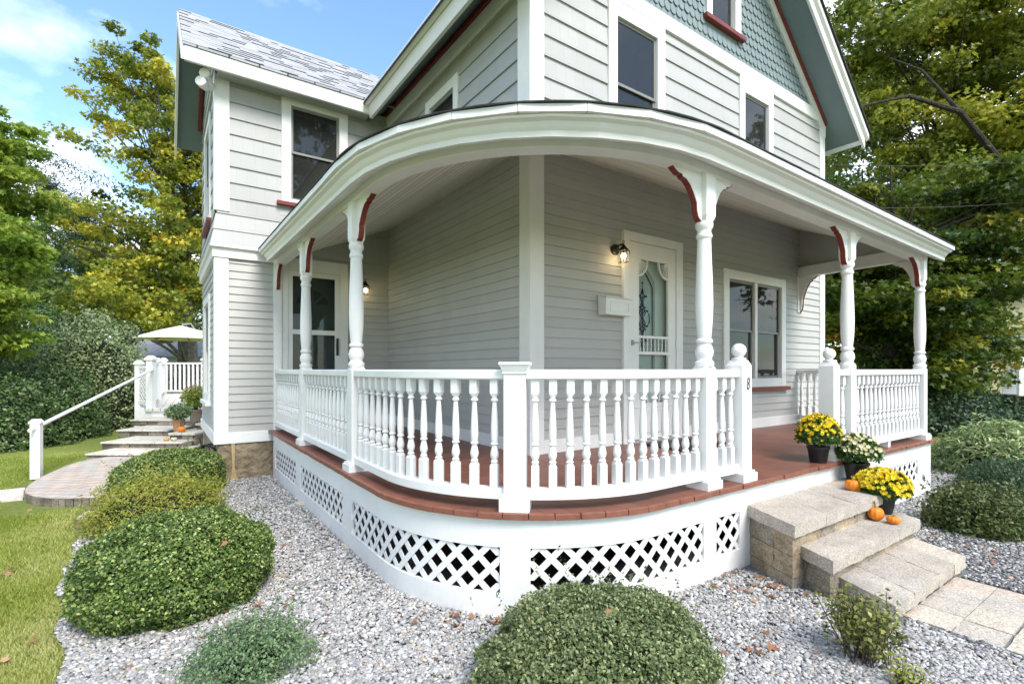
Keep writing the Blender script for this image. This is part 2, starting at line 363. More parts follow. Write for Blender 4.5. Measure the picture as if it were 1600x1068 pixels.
def leafgeo(P, size, shape, nrm=None, up=.5, jit=.9, sv=.35, droop=0.0):
    n = len(P); k = len(shape)
    nn = rng.normal(size=(n, 3)) * jit + np.array([0, 0, up])
    if nrm is not None: nn += nrm
    nn /= np.linalg.norm(nn, axis=1)[:, None] + 1e-9
    d = rng.normal(size=(n, 3)); d[:, 2] -= droop
    if nrm is not None: d += nrm * .6
    d -= nn * np.sum(d * nn, 1)[:, None]; d /= np.linalg.norm(d, axis=1)[:, None] + 1e-9
    x = np.cross(d, nn); s = size * (1 + rng.uniform(-sv, sv, n))
    V = P[:, None, :] + s[:, None, None] * (shape[None, :, 0, None] * x[:, None, :] + shape[None, :, 1, None] * d[:, None, :] + shape[None, :, 2, None] * nn[:, None, :])
    return V.reshape(-1, 3), np.arange(n * k).reshape(n, k)
def leaves(name, P, size, shape, mat_, tint, parent=None, **kw):
    V, Fc = leafgeo(P, size, shape, **kw)
    return fast(name, V, Fc, mat_, parent, np.repeat(np.clip(tint, 0, 1), len(shape)))

# ================================================================== SETTING
GZ = -0.6
def flat(name, poly, z, m, kind='structure'):
    o = MB().add([(x, y, z) for x, y in poly], [tuple(range(len(poly)))]).build(name, m); return tag(o, kind=kind)
def lawnmat():
    def ex(m, t, n, l, P, co, r):
        b = n.new('ShaderNodeTexNoise'); b.inputs['Scale'].default_value = .35; b.inputs['Detail'].default_value = 3; l(co.outputs['Object'], b.inputs[0])
        r2 = n.new('ShaderNodeValToRGB'); r2.color_ramp.elements[0].color = (.55, .6, .45, 1); r2.color_ramp.elements[1].color = (1, 1, 1, 1)
        r2.color_ramp.elements[0].position = .35; r2.color_ramp.elements[1].position = .6; l(b.outputs[0], r2.inputs[0])
        mm = n.new('ShaderNodeMix'); mm.data_type = 'RGBA'; mm.blend_type = 'MULTIPLY'; mm.inputs[0].default_value = .5
        l(r.outputs[0], mm.inputs[6]); l(r2.outputs[0], mm.inputs[7]); l(mm.outputs[2], P.inputs['Base Color'])
    return mat('lawn_grass', (.31, .36, .07), .9, .3, 45, 1, 220, col2=(.17, .22, .03), bdist=.02, extra=ex)
LAWN = lawnmat()
o = MB()
NG = 60
gx = [-300, -120, -60] + list(np.linspace(-30, 40, NG)) + [80, 140, 320]; gy = [-60, -30] + list(np.linspace(-10, 45, NG)) + [80, 150, 400]
def gz(x, y):
    return GZ - .012 + max(0, y - 12) * .012 + (noise.noise(Vector((x * .15, y * .15, 3))) * .06 if (abs(x) > 6 or y > 12) else 0)
vs = [(x, y, gz(x, y)) for y in gy for x in gx]; W_ = len(gx)
o.add(vs, [(j * W_ + i, j * W_ + i + 1, (j + 1) * W_ + i + 1, (j + 1) * W_ + i) for j in range(len(gy) - 1) for i in range(W_ - 1)])
tag(o.build('lawn', LAWN, smooth=True), kind='structure')
def edge_x(y): return -3.28 - .10 * math.sin(y * 1.3) - max(0, y - 1.5) * .06 + .05 * noise.noise(Vector((y * 3, 0, 0)))
GRP = [(edge_x(y), y) for y in np.linspace(4.6, -6, 70)] + [(8.5, -6), (8.2, -4), (7.6, -2.5), (6.9, -1.2), (6.0, -.1), (5.2, .2), (5.2, 4.6)]
GRAV = mat('gravel_base', (.33, .33, .34), .9, .5, 60, 1, 110, col2=(.12, .12, .125), bdist=.02)
flat('gravel_bed', GRP, GZ, GRAV)

# pebbles
def in_gravel(x, y):
    if x < edge_x(y) or y > 3.5: return False
    if -1.55 < x and y > -.5 and x < 4.6: return False
    if x > -.4 and y > -1.72 and x < 4.5: return False
    if (x < -.36 and y < -.5 and math.hypot(x + .36, y + .5) < 1.22): return False
    if .5 < x < 1.8 and y > -2.72 and y < -1: return False
    if .60 < x < 1.58 and y <= -2.6: return False
    return x < 7.6 - max(0, y + 2.5) * .9
def pebbles():
    n = 260000
    # sampled evenly over the picture-near ground, denser close by
    d = 1.9 + rng.random(n) ** 1.25 * 6.8; a = rng.uniform(-1.06, 1.06, n)
    x = CAM.x + VX.x * d + RX.x * a * d; y = CAM.y + VX.y * d + RX.y * a * d
    keep = np.array([in_gravel(x[i], y[i]) for i in range(n)]); x, y, d = x[keep], y[keep], d[keep]
    x, y, d = x[:115000], y[:115000], d[:115000]; n = len(x)
    s = rng.uniform(.0055, .0125, n) * (1 + .4 * (rng.random(n) > .93))
    base = np.array([(1, 0, 0), (-1, 0, 0), (0, 1, 0), (0, -1, 0), (0, 0, 1), (0, 0, -1), (.62, .62, .5), (-.62, .62, .5), (.62, -.62, .5), (-.62, -.62, .5), (.62, .62, -.5), (-.62, .62, -.5), (.62, -.62, -.5), (-.62, -.62, -.5)], float)
    Fb = np.array([(4, 8, 6), (4, 6, 7), (4, 7, 9), (4, 9, 8), (8, 0, 6), (6, 2, 7), (7, 1, 9), (9, 3, 8), (0, 12, 10), (0, 10, 6), (8, 12, 0), (2, 6, 10), (2, 10, 11), (2, 11, 7), (1, 7, 11), (1, 11, 13), (1, 13, 9), (3, 9, 13), (3, 13, 12), (3, 12, 8)])
    k = len(base)
    B = base[None] * (1 + rng.uniform(-.22, .22, (n, k, 1))) * np.stack([rng.uniform(.8, 1.5, n), rng.uniform(.7, 1.1, n), rng.uniform(.4, .8, n)], 1)[:, None, :]
    th = rng.uniform(0, 6.28, n); c, s_ = np.cos(th), np.sin(th)
    ti = rng.normal(0, .35, n); tc_, ts = np.cos(ti), np.sin(ti)
    X = B[..., 0]; Y = B[..., 1]; Z = B[..., 2]
    Y2 = Y * tc_[:, None] - Z * ts[:, None]; Z2 = Y * ts[:, None] + Z * tc_[:, None]
    X3 = X * c[:, None] - Y2 * s_[:, None]; Y3 = X * s_[:, None] + Y2 * c[:, None]
    V = np.stack([X3, Y3, Z2], -1) * s[:, None, None]
    V[..., 0] += x[:, None]; V[..., 1] += y[:, None]; V[..., 2] += (GZ + .004 + rng.uniform(0, .012, n))[:, None]
    Fc = (Fb[None] + (np.arange(n) * k)[:, None, None]).reshape(-1, 3)
    t = np.clip(rng.normal(.56, .15, n), 0, .83); t[rng.random(n) > .955] = .92; t[rng.random(n) > .9] = 1
    # darker slate chips beside the walkway
    dk = (x > .55) & (y < -2.3) & (rng.random(n) < .45); t[dk] = rng.uniform(0, .25, dk.sum())
    o = fast('gravel', V.reshape(-1, 3), Fc, PEB, None, np.repeat(t, k)); tag(o, kind='stuff')
pebbles()

def grassblades():
    n = 190000
    d = 1.9 + rng.random(n) ** 1.6 * 9; a = rng.uniform(-1.06, -.55, n)
    x = CAM.x + VX.x * d + RX.x * a * d; y = CAM.y + VX.y * d + RX.y * a * d
    ed = np.array([edge_x(v) for v in y]); keep = (x < ed + rng.normal(0, .05, n)) & ~((x > -4.0 - .25 * np.cos((y - 4.4) * .9)) & (y > 2.95)) & ~((x > -3.5) & (y > 2.0)) & (y < 7.5)
    x, y = x[keep], y[keep]; m = len(x)
    # blades on the right lawn beyond the gravel
    P = np.stack([x, y, np.full(m, GZ - .01)], 1)
    h = rng.uniform(.014, .034, m); th = rng.uniform(0, 6.28, m); ln = rng.normal(0, .45, (m, 2)); wd = .0022 + rng.random(m) * .0018
    dx, dy = np.cos(th) * wd, np.sin(th) * wd
    V = np.zeros((m, 3, 3)); V[:, 0] = P - np.stack([dx, dy, 0 * dx], 1); V[:, 1] = P + np.stack([dx, dy, 0 * dx], 1)
    V[:, 2] = P + np.stack([ln[:, 0] * h, ln[:, 1] * h, h], 1)
    sp = np.array([noise.noise(Vector((x[i] * 1.1, y[i] * 1.1, 0))) for i in range(m)])
    near = np.clip(1 - (edge_x(0) - x) / .7, 0, 1)
    t = np.clip(.4 + sp * .5 + rng.normal(0, .16, m) + near * .3, 0, 1)
    o = fast('grass', V.reshape(-1, 3), np.arange(m * 3).reshape(m, 3), LF_GRASS, None, np.repeat(t, 3)); tag(o, kind='stuff')
grassblades()

# ================================================================== HOUSE
house = thing('house', 'two storey grey clapboard house with a white wraparound porch, red trim and blue green gable', 'house')
def HB(mb, name, mats, **k): return mb.build(name, mats, k.pop('parent', house), **k)

def siding(name, axis, plane, u0, u1, z0, z1, exp, m, sgn, holes=(), clip=None, out=.016, phase=0):
    """clapboards with real laps. axis 'X': wall along x at y=plane, outward sgn along y; axis 'Y': wall along y at x=plane"""
    mb = MB(); z = z0
    def pt(u, o, zz): return (u, plane + sgn * o, zz) if axis == 'X' else (plane + sgn * o, u, zz)
    while z < z1 - 1e-4:
        zt = min(z + exp, z1); segs = [(u0, u1)]
        for (a, b, c, d) in holes:
            if zt > c + .02 and z < d - .02:
                ns = []
                for (p, q) in segs:
                    if b <= p or a >= q: ns.append((p, q)); continue
                    if a > p: ns.append((p, a))
                    if b < q: ns.append((b, q))
                segs = ns
        for (p, q) in segs:
            if clip:
                zl, zh = z, zt; p0, q0 = clip(zl); p1, q1 = clip(zh)
                pb, qb, pt_, qt = max(p, p0), min(q, q0), max(p, p1), min(q, q1)
                if qb - pb < .01: continue
                if qt < pt_: pt_ = qt = (pt_ + qt) / 2
            else: pb, qb, pt_, qt = p, q, p, q
            o2 = .003; a0 = pb; f = lambda u: (u - pb) / max(qb - pb, 1e-6)
            while a0 < qb - 1e-4:      # planks butt end to end at random lengths
                a1 = a0 + random.uniform(1.1, 3.2)
                if qb - a1 < .3: a1 = qb
                j = random.uniform(-.0012, .0012); ta, tb = pt_ + (qt - pt_) * f(a0), pt_ + (qt - pt_) * f(a1); g = .0008
                mb.add([pt(a0 + g, out + j, z + j), pt(a1 - g, out + j, z - j * .5), pt(tb - g, o2, zt), pt(ta + g, o2, zt), pt(a0 + g, 0, z), pt(a1 - g, 0, z)], [(0, 1, 2, 3), (4, 5, 1, 0)], random.randrange(3)); a0 = a1
        z += exp
    return HB(mb, name, VAR[m.name])

def window(glass, trim, axis, plane, sgn, meet=None, mull=None, sill=None, reveal=.05, frame=WHITE, blind=None, proud=.035, head=True):
    """glass=(u0,u1,z0,z1), trim=(left,right,bottom,top) widths. window > window_frame, sash, pane, sill"""
    def P(u, o, z): return (u, plane + sgn * o, z) if axis == 'X' else (plane + sgn * o, u, z)
    def bx(mb, a, b, o0, o1, c, d, m=0):
        mb.hexa([P(a, o0, c), P(b, o0, c), P(b, o1, c), P(a, o1, c), P(a, o0, d), P(b, o0, d), P(b, o1, d), P(a, o1, d)], m)
    u0, u1, z0, z1 = glass; tl, tr, tb, tt = trim
    f = MB()
    bx(f, u0 - tl, u0, -.02, proud, z0 - tb, z1 + tt); bx(f, u1, u1 + tr, -.02, proud, z0 - tb, z1 + tt)
    bx(f, u0, u1, -.02, proud - .002, z1, z1 + tt)
    if tb > 0: bx(f, u0, u1, -.02, proud - .002, z0 - tb, z0)
    wn = HB(f, 'window', frame, bevel=.004)
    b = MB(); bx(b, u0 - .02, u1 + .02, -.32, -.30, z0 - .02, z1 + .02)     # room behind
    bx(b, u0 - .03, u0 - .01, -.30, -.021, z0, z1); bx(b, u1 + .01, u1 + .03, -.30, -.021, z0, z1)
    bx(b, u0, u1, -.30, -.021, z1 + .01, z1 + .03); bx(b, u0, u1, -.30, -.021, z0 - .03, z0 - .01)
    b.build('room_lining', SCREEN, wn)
    units = [(u0, u1)] if mull is None else [(u0, mull - .03), (mull + .03, u1)]
    if mull is not None:
        mm = MB(); bx(mm, mull - .03, mull + .03, -.02, proud - .006, z0, z1); mm.build('mullion', frame, wn, bevel=.003)
    for (a, c) in units:
        s = MB(); t = .032
        mz = meet if meet else (z0 + z1) / 2
        for (zz0, zz1, o) in ((mz - .02, z1, .004), (z0, mz + .02, -.014)):
            bx(s, a + .001, a + t, o - .02, o, zz0 + .001, zz1 - .001); bx(s, c - t, c - .001, o - .02, o, zz0 + .001, zz1 - .001)
            bx(s, a + t, c - t, o - .02, o - .001, zz1 - t, zz1 - .001); bx(s, a + t, c - t, o - .02, o - .001, zz0 + .001, zz0 + t)
            g = MB(); bx(g, a + t - .002, c - t + .002, o - .013, o - .009, zz0 + t - .002, zz1 - t + .002); g.build('pane', GLASS, wn)
        s.build('sash', VINYL, wn, bevel=.002)
        if blind:
            g = MB()
            for i in range(26):
                ua = a + .04 + (c - a - .08) * i / 26; ub = a + .04 + (c - a - .08) * (i + 1) / 26
                g.add([P(ua, -.10 - .012 * math.sin(i * 1.7), z0 + blind), P(ub, -.10 - .012 * math.sin((i + 1) * 1.7), z0 + blind), P(ub, -.10 - .012 * math.sin((i + 1) * 1.7), z1), P(ua, -.10 - .012 * math.sin(i * 1.7), z1)], [(0, 1, 2, 3)])
            g.build('curtain', CURT, wn, smooth=True)
    if sill:
        q = MB(); bx(q, u0 - tl - .06, u1 + tr + .06, .0, .075, z0 - tb - .055, z0 - tb - .001)
        q.build('window_sill', sill, wn, bevel=.005)
    return wn

# ---- lower porch walls
PW = (3.2, 4.52, .68, 1.98)
siding('siding', 'X', 0, 0, 5.85, .13, 2.98, .098, GREY, -1, holes=[PW, (1.22, 2.2, 0, 2.25)])
siding('siding', 'Y', 0, 0, 3.56, .13, 2.98, .098, GREY, -1)
siding('siding', 'X', 3.56, -1.52, 0, .13, 2.98, .098, GREY, -1, holes=[(-1.42, -.73, 0, 2.15)])
siding('siding', 'X', 3.56, -2.25, -1.52, .0, 2.2, .098, GREY, -1)
siding('siding', 'Y', -2.25, 3.56, 6.0, .0, 2.2, .098, GREY, -1, holes=[(4.45, 5.25, .45, 1.75)])
window((4.45, 5.25, .45, 1.75), (.1, .1, .1, .1), 'Y', -2.25, -1, sill=WHITE)
# upper siding
W1 = (1.13, 1.78, 3.2, 4.54); W2 = (3.57, 4.17, 3.2, 4.50)
siding('siding', 'X', 0, 0, 5.85, 2.98, 4.70, .2, GREYUP, -1, holes=[W1, W2], out=.02)
SW = (1.46, 2.10, 3.25, 4.10)
siding('siding', 'Y', 0, 0, 3.56, 2.98, 4.45, .2, GREYUPY, -1, holes=[SW], out=.02)
WW = (-1.38, -.74, 3.10, 4.37)
siding('siding', 'X', 3.56, -2.25, 0, 2.36, 4.52, .205, GREYUP, -1, holes=[WW], out=.02)
siding('siding', 'Y', -2.25, 3.56, 6.0, 2.36, 4.52, .205, GREYUPY, -1, holes=[(4.3, 5.1, 2.95, 4.2)], out=.02)
window((4.3, 5.1, 2.95, 4.2), (.1, .1, .1, .1), 'Y', -2.25, -1, sill=RED)
def wgable(z): t = (z - 4.52) / .82; return (3.56 + t, 6.0 - t)
siding('siding', 'Y', -2.25, 3.56, 6.0, 4.52, 5.55, .205, GREYUPY, -1, clip=wgable, out=.02)
# flare above the belt on the wing
m = MB()
for k in range(2):
    z0, z1, o0, o1 = 2.36 + k * .2, 2.56 + k * .2, .075 - k * .03, .035 - k * .025
    m.add([(-2.25 - o0, 3.56 - o0, z0), (0, 3.56 - o0, z0), (0, 3.56 - o1, z1), (-2.25 - o1, 3.56 - o1, z1), (-2.25 - o0 + .05, 3.56 - o0 + .05, z0 - .004), (0, 3.56 - o0 + .05, z0 - .004)], [(0, 1, 2, 3), (0, 4, 5, 1)])
    m.add([(-2.25 - o0, 3.56 - o0, z0), (-2.25 - o0, 6.0, z0), (-2.25 - o1, 6.0, z1), (-2.25 - o1, 3.56 - o1, z1), (-2.25 - o0 + .05, 3.56 - o0 + .05, z0 - .004), (-2.25 - o0 + .05, 6, z0 - .004)], [(0, 3, 2, 1), (0, 1, 5, 4)])
HB(m, 'flared_shingles', GREYUP)
# solid wall cores behind the boards (keep light out), with window openings left free
def core(axis, plane, u0, u1, z0, z1, holes, sgn=1, th=.02):
    us = sorted({u0, u1, *[h[0] for h in holes], *[h[1] for h in holes]}); zs = sorted({z0, z1, *[h[2] for h in holes if h[2] > z0], *[h[3] for h in holes if h[3] < z1]})
    mb = MB()
    for i in range(len(us) - 1):
        for j in range(len(zs) - 1):
            cu, cz = (us[i] + us[i + 1]) / 2, (zs[j] + zs[j + 1]) / 2
            if any(h[0] < cu < h[1] and h[2] < cz < h[3] for h in holes): continue
            if axis == 'X': mb.add([(us[i], plane, zs[j]), (us[i + 1], plane, zs[j]), (us[i + 1], plane, zs[j + 1]), (us[i], plane, zs[j + 1])], [(0, 1, 2, 3)])
            else: mb.add([(plane, us[i], zs[j]), (plane, us[i + 1], zs[j]), (plane, us[i + 1], zs[j + 1]), (plane, us[i], zs[j + 1])], [(0, 1, 2, 3)])
    return mb
c1 = core('X', .004, .004, 5.85, -.5, 4.9, [PW, (1.3, 2.1, 0, 2.2), W1, W2]); HB(c1, 'wall', GREY)
c1 = core('Y', .004, .004, 6, -.5, 4.9, [SW]); HB(c1, 'wall', GREY)
c1 = core('X', 3.564, -2.246, 0, -.14, 4.6, [WW, (-1.42, -.73, 0, 2.15)]); HB(c1, 'wall', GREY)
c1 = core('Y', -2.246, 3.564, 6, -.14, 4.6, [(4.45, 5.25, .45, 1.75), (4.3, 5.1, 2.95, 4.2)]); HB(c1, 'wall', GREY)
m = MB(); m.box(-2.246, 5.85, 5.98, 6.0, -.6, 4.6); m.box(5.83, 5.846, .02, 5.98, -.6, 4.7); HB(m, 'wall', GREY)

# corner boards, base boards, belts
def corner(x, y, z0, z1, w1, w2, sx, sy, name='corner_board', t=.03):
    m = MB(); m.box(*sorted((x - sx * t * -1, x - sx * w1)), *sorted((y, y + sy * t)), z0, z1)
    m.box(*sorted((x, x + sx * t)), *sorted((y + sy * 0.001, y - sy * w2)), z0, z1 - .001)
    return HB(m, name, WHITE, bevel=.004)
corner(0, 0, .0, 2.92, .14, .14, -1, -1); corner(0, 0, 2.95, 5.4, .14, .17, -1, -1)
corner(-2.25, 3.56, -.0, 2.21, .13, .13, -1, -1); corner(-2.25, 3.56, 2.80, 4.5, .14, .14, -1, -1)
m = MB(); m.box(5.73, 5.88, -.03, 0, 0, 4.7); HB(m, 'corner_board', WHITE, bevel=.004)
m = MB(); m.box(-1.60, -1.50, 3.53, 3.56, 0, 2.22); HB(m, 'corner_board', WHITE, bevel=.004)
m = MB(); m.box(.141, 1.20, -.028, 0, .0, .13); m.box(2.23, 5.72, -.028, 0, 0, .13); m.box(-.028, 0, .171, 3.53, .0, .13); m.box(-.62, -.03, 3.532, 3.56, 0, .13)
HB(m, 'base_board', WHITE, bevel=.004)
m = MB(); m.box(-2.28, -1.60, 3.525, 3.56, -.14, .0); m.box(-2.285, -2.25, 3.53, 6.0, -.14, 0)
HB(m, 'base_board', WHITE, bevel=.004); m = MB()
m.box(-2.29, -1.52, 3.515, 3.56, 2.21, 2.33); m.box(-2.30, -2.25, 3.52, 6.0, 2.21, 2.33); m.box(-2.33, -1.52, 3.475, 3.56, 2.331, 2.358); m.box(-2.33, -2.25, 3.48, 6.0, 2.332, 2.357)
HB(m, 'belt_board', WHITE, bevel=.004)
m = MB(); m.box(-.03, 5.88, -.036, 0, 4.70, 4.87); HB(m, 'frieze_board', WHITE, bevel=.004)
# foundation
m = MB()
nx = 40; vs = []
for j in range(9):
    for i in range(nx + 1):
        x = -2.22 + i * (.72 / nx); z = -.64 + j * (.5 / 8)
        vs.append((x, 3.55 - .02 * noise.noise(Vector((x * 9, z * 9, 0))) - .012 * noise.noise(Vector((x * 30, z * 30, 0))), z))
m.add(vs, [(j * (nx + 1) + i, j * (nx + 1) + i + 1, (j + 1) * (nx + 1) + i + 1, (j + 1) * (nx + 1) + i) for j in range(8) for i in range(nx)])
m.box(-2.235, -2.215, 3.56, 6.0, -.64, -.14); m.box(-1.55, .02, 3.56, 3.6, -.64, -.02); m.box(0, .04, 0, 3.56, -.64, 0); m.box(0, 5.83, 0, .04, -.64, 0)
HB(m, 'foundation', STONEF, smooth=True, sharp=60)
m = MB(); m.add([(-2.09, 3.53, -.14), (-2.05, 3.53, -.14), (-2.055, 3.525, -.45), (-2.02, 3.52, -.6), (-2.10, 3.52, -.6), (-2.08, 3.525, -.45)], [(0, 1, 2, 5), (5, 2, 3, 4)]); HB(m, 'mortar_streak', MORTAR)

# ---- windows of the main house
window(PW, (.12, .12, .12, .12), 'X', 0, -1, meet=1.32, mull=3.85, sill=RED, frame=WHITE, blind=.75)
window(W1, (.13, .13, .05, .158), 'X', 0, -1, meet=3.85, sill=RED)
window(W2, (.12, .12, .05, .198), 'X', 0, -1, meet=3.78, sill=RED, blind=.5)
window(SW, (.11, .11, .05, .12), 'Y', 0, -1, meet=3.55, sill=RED, blind=.3)
window(WW, (.12, .12, .05, .12), 'X', 3.56, -1, meet=3.75, sill=RED, blind=.7)
GW = (2.83, 3.34, 5.22, 6.4)

# ---- front gable with fish scale shingles
SL = .847
def zr(x): return 4.72 + SL * min(x, 5.86 - x)
m = MB(); za_, zb2 = 5.22, 6.38
xa_ = lambda z: max(0, (z - 4.72) / SL)
m.add([(0, 0, 4.6), (5.86, 0, 4.6), (5.86, 0, 4.72), (5.86 - xa_(za_), 0, za_), (xa_(za_), 0, za_), (0, 0, 4.72)], [(0, 1, 2, 3, 4, 5)])
m.add([(xa_(za_), 0, za_), (2.83, 0, za_), (2.83, 0, zb2), (xa_(zb2), 0, zb2), (3.34, 0, za_), (5.86 - xa_(za_), 0, za_), (5.86 - xa_(zb2), 0, zb2), (3.34, 0, zb2), (2.93, 0, 7.2)], [(0, 1, 2, 3), (4, 5, 6, 7), (3, 6, 8)])
HB(m, 'gable_wall', TEAL)
m = MB(); row = 0; z = 4.86; sw = .104; rh = .115
while z < 7.15:
    x = .0 + (sw / 2 if row % 2 else 0)
    while x < 5.8:
        cxs = x + sw / 2
        if z + .03 < zr(x + .01) and z + .03 < zr(x + sw - .01) and not (GW[0] - .12 < cxs < GW[1] + .12 and GW[2] - .1 < z + .05 < GW[3] + .1):
            o0, o1 = .022 + random.uniform(-.002, .002), .004; g = .0035; zb = z - .028 + random.uniform(-.003, .003)
            pts = []
            for a in range(7):
                t = math.pi * (a / 6); pts.append((cxs - math.cos(t) * (sw / 2 - g), zb + .05 - math.sin(t) * .05))
            front = [(px_, -(o0 - (pz - zb) / (rh + .03) * (o0 - o1)), pz) for px_, pz in pts] + [(x + sw - g, -o1, z + rh), (x + g, -o1, z + rh)]
            back = [(px_, -.001, pz) for px_, pz in pts]
            k = len(front); m.add(front + back, [tuple(range(k))] + [(i, i + 1, k + i + 1, k + i) for i in range(6)])
        x += sw
    z += rh; row += 1
HB(m, 'scalloped_shingles', TEAL)
window(GW, (.11, .13, .03, .1), 'X', 0, -1, sill=RED, meet=5.75)

# ---- main roof: rakes, soffits, eaves
OV = .40
def raked(name, mt, prof, x_from=-.4, x_to=2.93, bevel=0):
    """prof: (y, dz) rectangle corners swept along both rakes; dz measured from the wall/soffit line"""
    m = MB()
    for side in (0, 1):
        P_ = []
        for x in (x_from, x_to):
            X = x if side == 0 else 5.86 - x
            for y, dz in prof: P_.append((X, y, 4.72 + SL * x + dz))
        k = len(prof)
        m.add(P_, [(i, (i + 1) % k, k + (i + 1) % k, k + i) for i in range(k)] + [tuple(range(k)), tuple(reversed(range(k, 2 * k)))])
    return HB(m, name, mt, bevel=bevel)
raked('soffit', SOFF, [(-OV, 0.0), (0, 0.0), (0, .02), (-OV, .02)])
raked('rake_trim', RED, [(-.075, -.045), (-.035, -.045), (-.035, -.001), (-.075, -.001)], x_from=0)
raked('rake_board', WHITE, [(-.041, -.20), (0, -.20), (0, -.003), (-.041, -.003)], x_from=-.02)
raked('rake_fascia', WHITE, [(-OV - .035, -.05), (-OV, -.05), (-OV, .20), (-OV - .035, .20)], x_from=-.44, bevel=.004)
raked('rake_moulding', WHITE, [(-OV - .075, .12), (-OV - .036, .09), (-OV - .036, .21), (-OV - .075, .21)], x_from=-.48)
m = MB()
for side in (0, 1):
    X = lambda x: x if side == 0 else 5.86 - x
    a, b = -.50, 2.93
    m.add([(X(a), -OV - .10, 4.72 + SL * a + .215), (X(b), -OV - .10, 4.72 + SL * b + .215), (X(b), 6.5, 4.72 + SL * b + .215), (X(a), 6.5, 4.72 + SL * a + .215),
           (X(a), -OV - .10, 4.72 + SL * a + .245), (X(b), -OV - .10, 4.72 + SL * b + .245), (X(b), 6.5, 4.72 + SL * b + .245), (X(a), 6.5, 4.72 + SL * a + .245)],
          [(0, 1, 2, 3), (4, 5, 6, 7), (0, 1, 5, 4), (0, 3, 7, 4), (1, 2, 6, 5), (2, 3, 7, 6)])
HB(m, 'roof', ROOFD)
# left eave of the main roof (runs back along y) and its right twin
for side in (0, 1):
    m = MB(); r_ = MB(); s_ = MB()
    X = lambda x: x if side == 0 else 5.86 - x
    y1 = 3.24 if side == 0 else 6.4
    zs_ = 4.72 - SL * .37
    m.hexa([(X(-.36), -.40, 4.35), (X(-.40), -.40, 4.35), (X(-.40), y1, 4.35), (X(-.36), y1, 4.35), (X(-.36), -.40, 4.56), (X(-.44), -.40, 4.56), (X(-.44), y1, 4.56), (X(-.36), y1, 4.56)])
    m.hexa([(X(-.44), -.45, 4.50), (X(-.49), -.45, 4.53), (X(-.49), y1, 4.53), (X(-.44), y1, 4.50), (X(-.44), -.45, 4.585), (X(-.49), -.45, 4.585), (X(-.49), y1, 4.585), (X(-.44), y1, 4.585)])
    s_.hexa([(X(-.36), -.395, 4.415), (X(0), -.395, 4.72), (X(0), y1 + .5, 4.72), (X(-.36), y1, 4.415), (X(-.36), -.395, 4.43), (X(0), -.395, 4.735), (X(0), y1 + .5, 4.735), (X(-.36), y1, 4.43)])
    m.box(*sorted((X(-.03), X(0))), .0, y1 + .5, 4.44, 4.60)
    r_.box(*sorted((X(-.06), X(-.02))), .0, y1 + .5, 4.605, 4.66)
    HB(m, 'eave_fascia', WHITE, bevel=.004); HB(s_, 'soffit', SOFF); HB(r_, 'eave_trim', RED)

# ---- wing roof (ridge along x)
YE, ZE, YR, ZR = 3.22, 4.60, 4.85, 5.93; YB, ZB = 6.45, 4.60
XL = -2.60
m = MB()
def quadxyz(p): return p
vs = [(XL - .02, YE - .02, ZE), (1.2, YE - .02, ZE), (2.2, YR, ZR), (XL - .02, YR, ZR), (XL - .02, YB, ZB), (1.2, YB, ZB)]
dn = -.03
m.add(vs + [(x, y, z + dn) for x, y, z in vs], [(0, 1, 2, 3), (3, 2, 5, 4), (6, 7, 8, 9), (9, 8, 11, 10), (0, 1, 7, 6), (0, 3, 9, 6), (3, 4, 10, 9), (4, 5, 11, 10)])
wr = HB(m, 'wing_roof', ROOF)
uv = wr.data.uv_layers.new(name='UVMap')
for p in wr.data.polygons:
    for li in p.loop_indices:
        v = wr.data.vertices[wr.data.loops[li].vertex_index].co; uv.data[li].uv = (v.x, math.hypot(v.y - YE, v.z - ZE) if v.y <= YR + .01 else 3 + abs(v.y - YR) * 1.3)
# real shingle tabs over the front slope: thin courses with random cut-outs
m = MB(); nrows = 18; Ls = math.hypot(YR - YE, ZR - ZE); dY, dZ = (YR - YE) / Ls, (ZR - ZE) / Ls
for r in range(nrows):
    t0, t1 = r * Ls / nrows, (r + 1.15) * Ls / nrows; x = XL - .02
    while x < 1.6:
        wd = random.uniform(.10, .26); lift = random.choice((.003, .005, .013))
        x1 = min(x + wd, 1.7)
        def pp(xx, t, h): return (xx, YE - .02 + dY * t - dZ * h, ZE + dZ * t + dY * h)
        m.add([pp(x, t0, lift), pp(x1, t0, lift), pp(x1, t1, .002), pp(x, t1, .002), pp(x, t0, 0), pp(x1, t0, 0)], [(0, 1, 2, 3), (0, 3, 4), (1, 5, 2)], 0 if random.random() < .6 else 1); m.add([pp(x, t0, lift), pp(x1, t0, lift), pp(x, t0 - .002, 0), pp(x1, t0 - .002, 0)], [(0, 1, 3, 2)], 2)
        x = x1
SH1 = mat('pale_grey_roof_shingle', (.385, .395, .405), .9, .2, 5, .5, 120, bdist=.003); SH2 = mat('mid_grey_roof_shingle', (.355, .365, .378), .9, .2, 5, .5, 120, bdist=.003)
HB(m, 'roof_shingles', [SH1, SH2, mat('shingle_gap_shadow', (.09, .095, .105), .95, .3, 20)])  # tab front faces coloured dark to stand for shadow gaps between courses
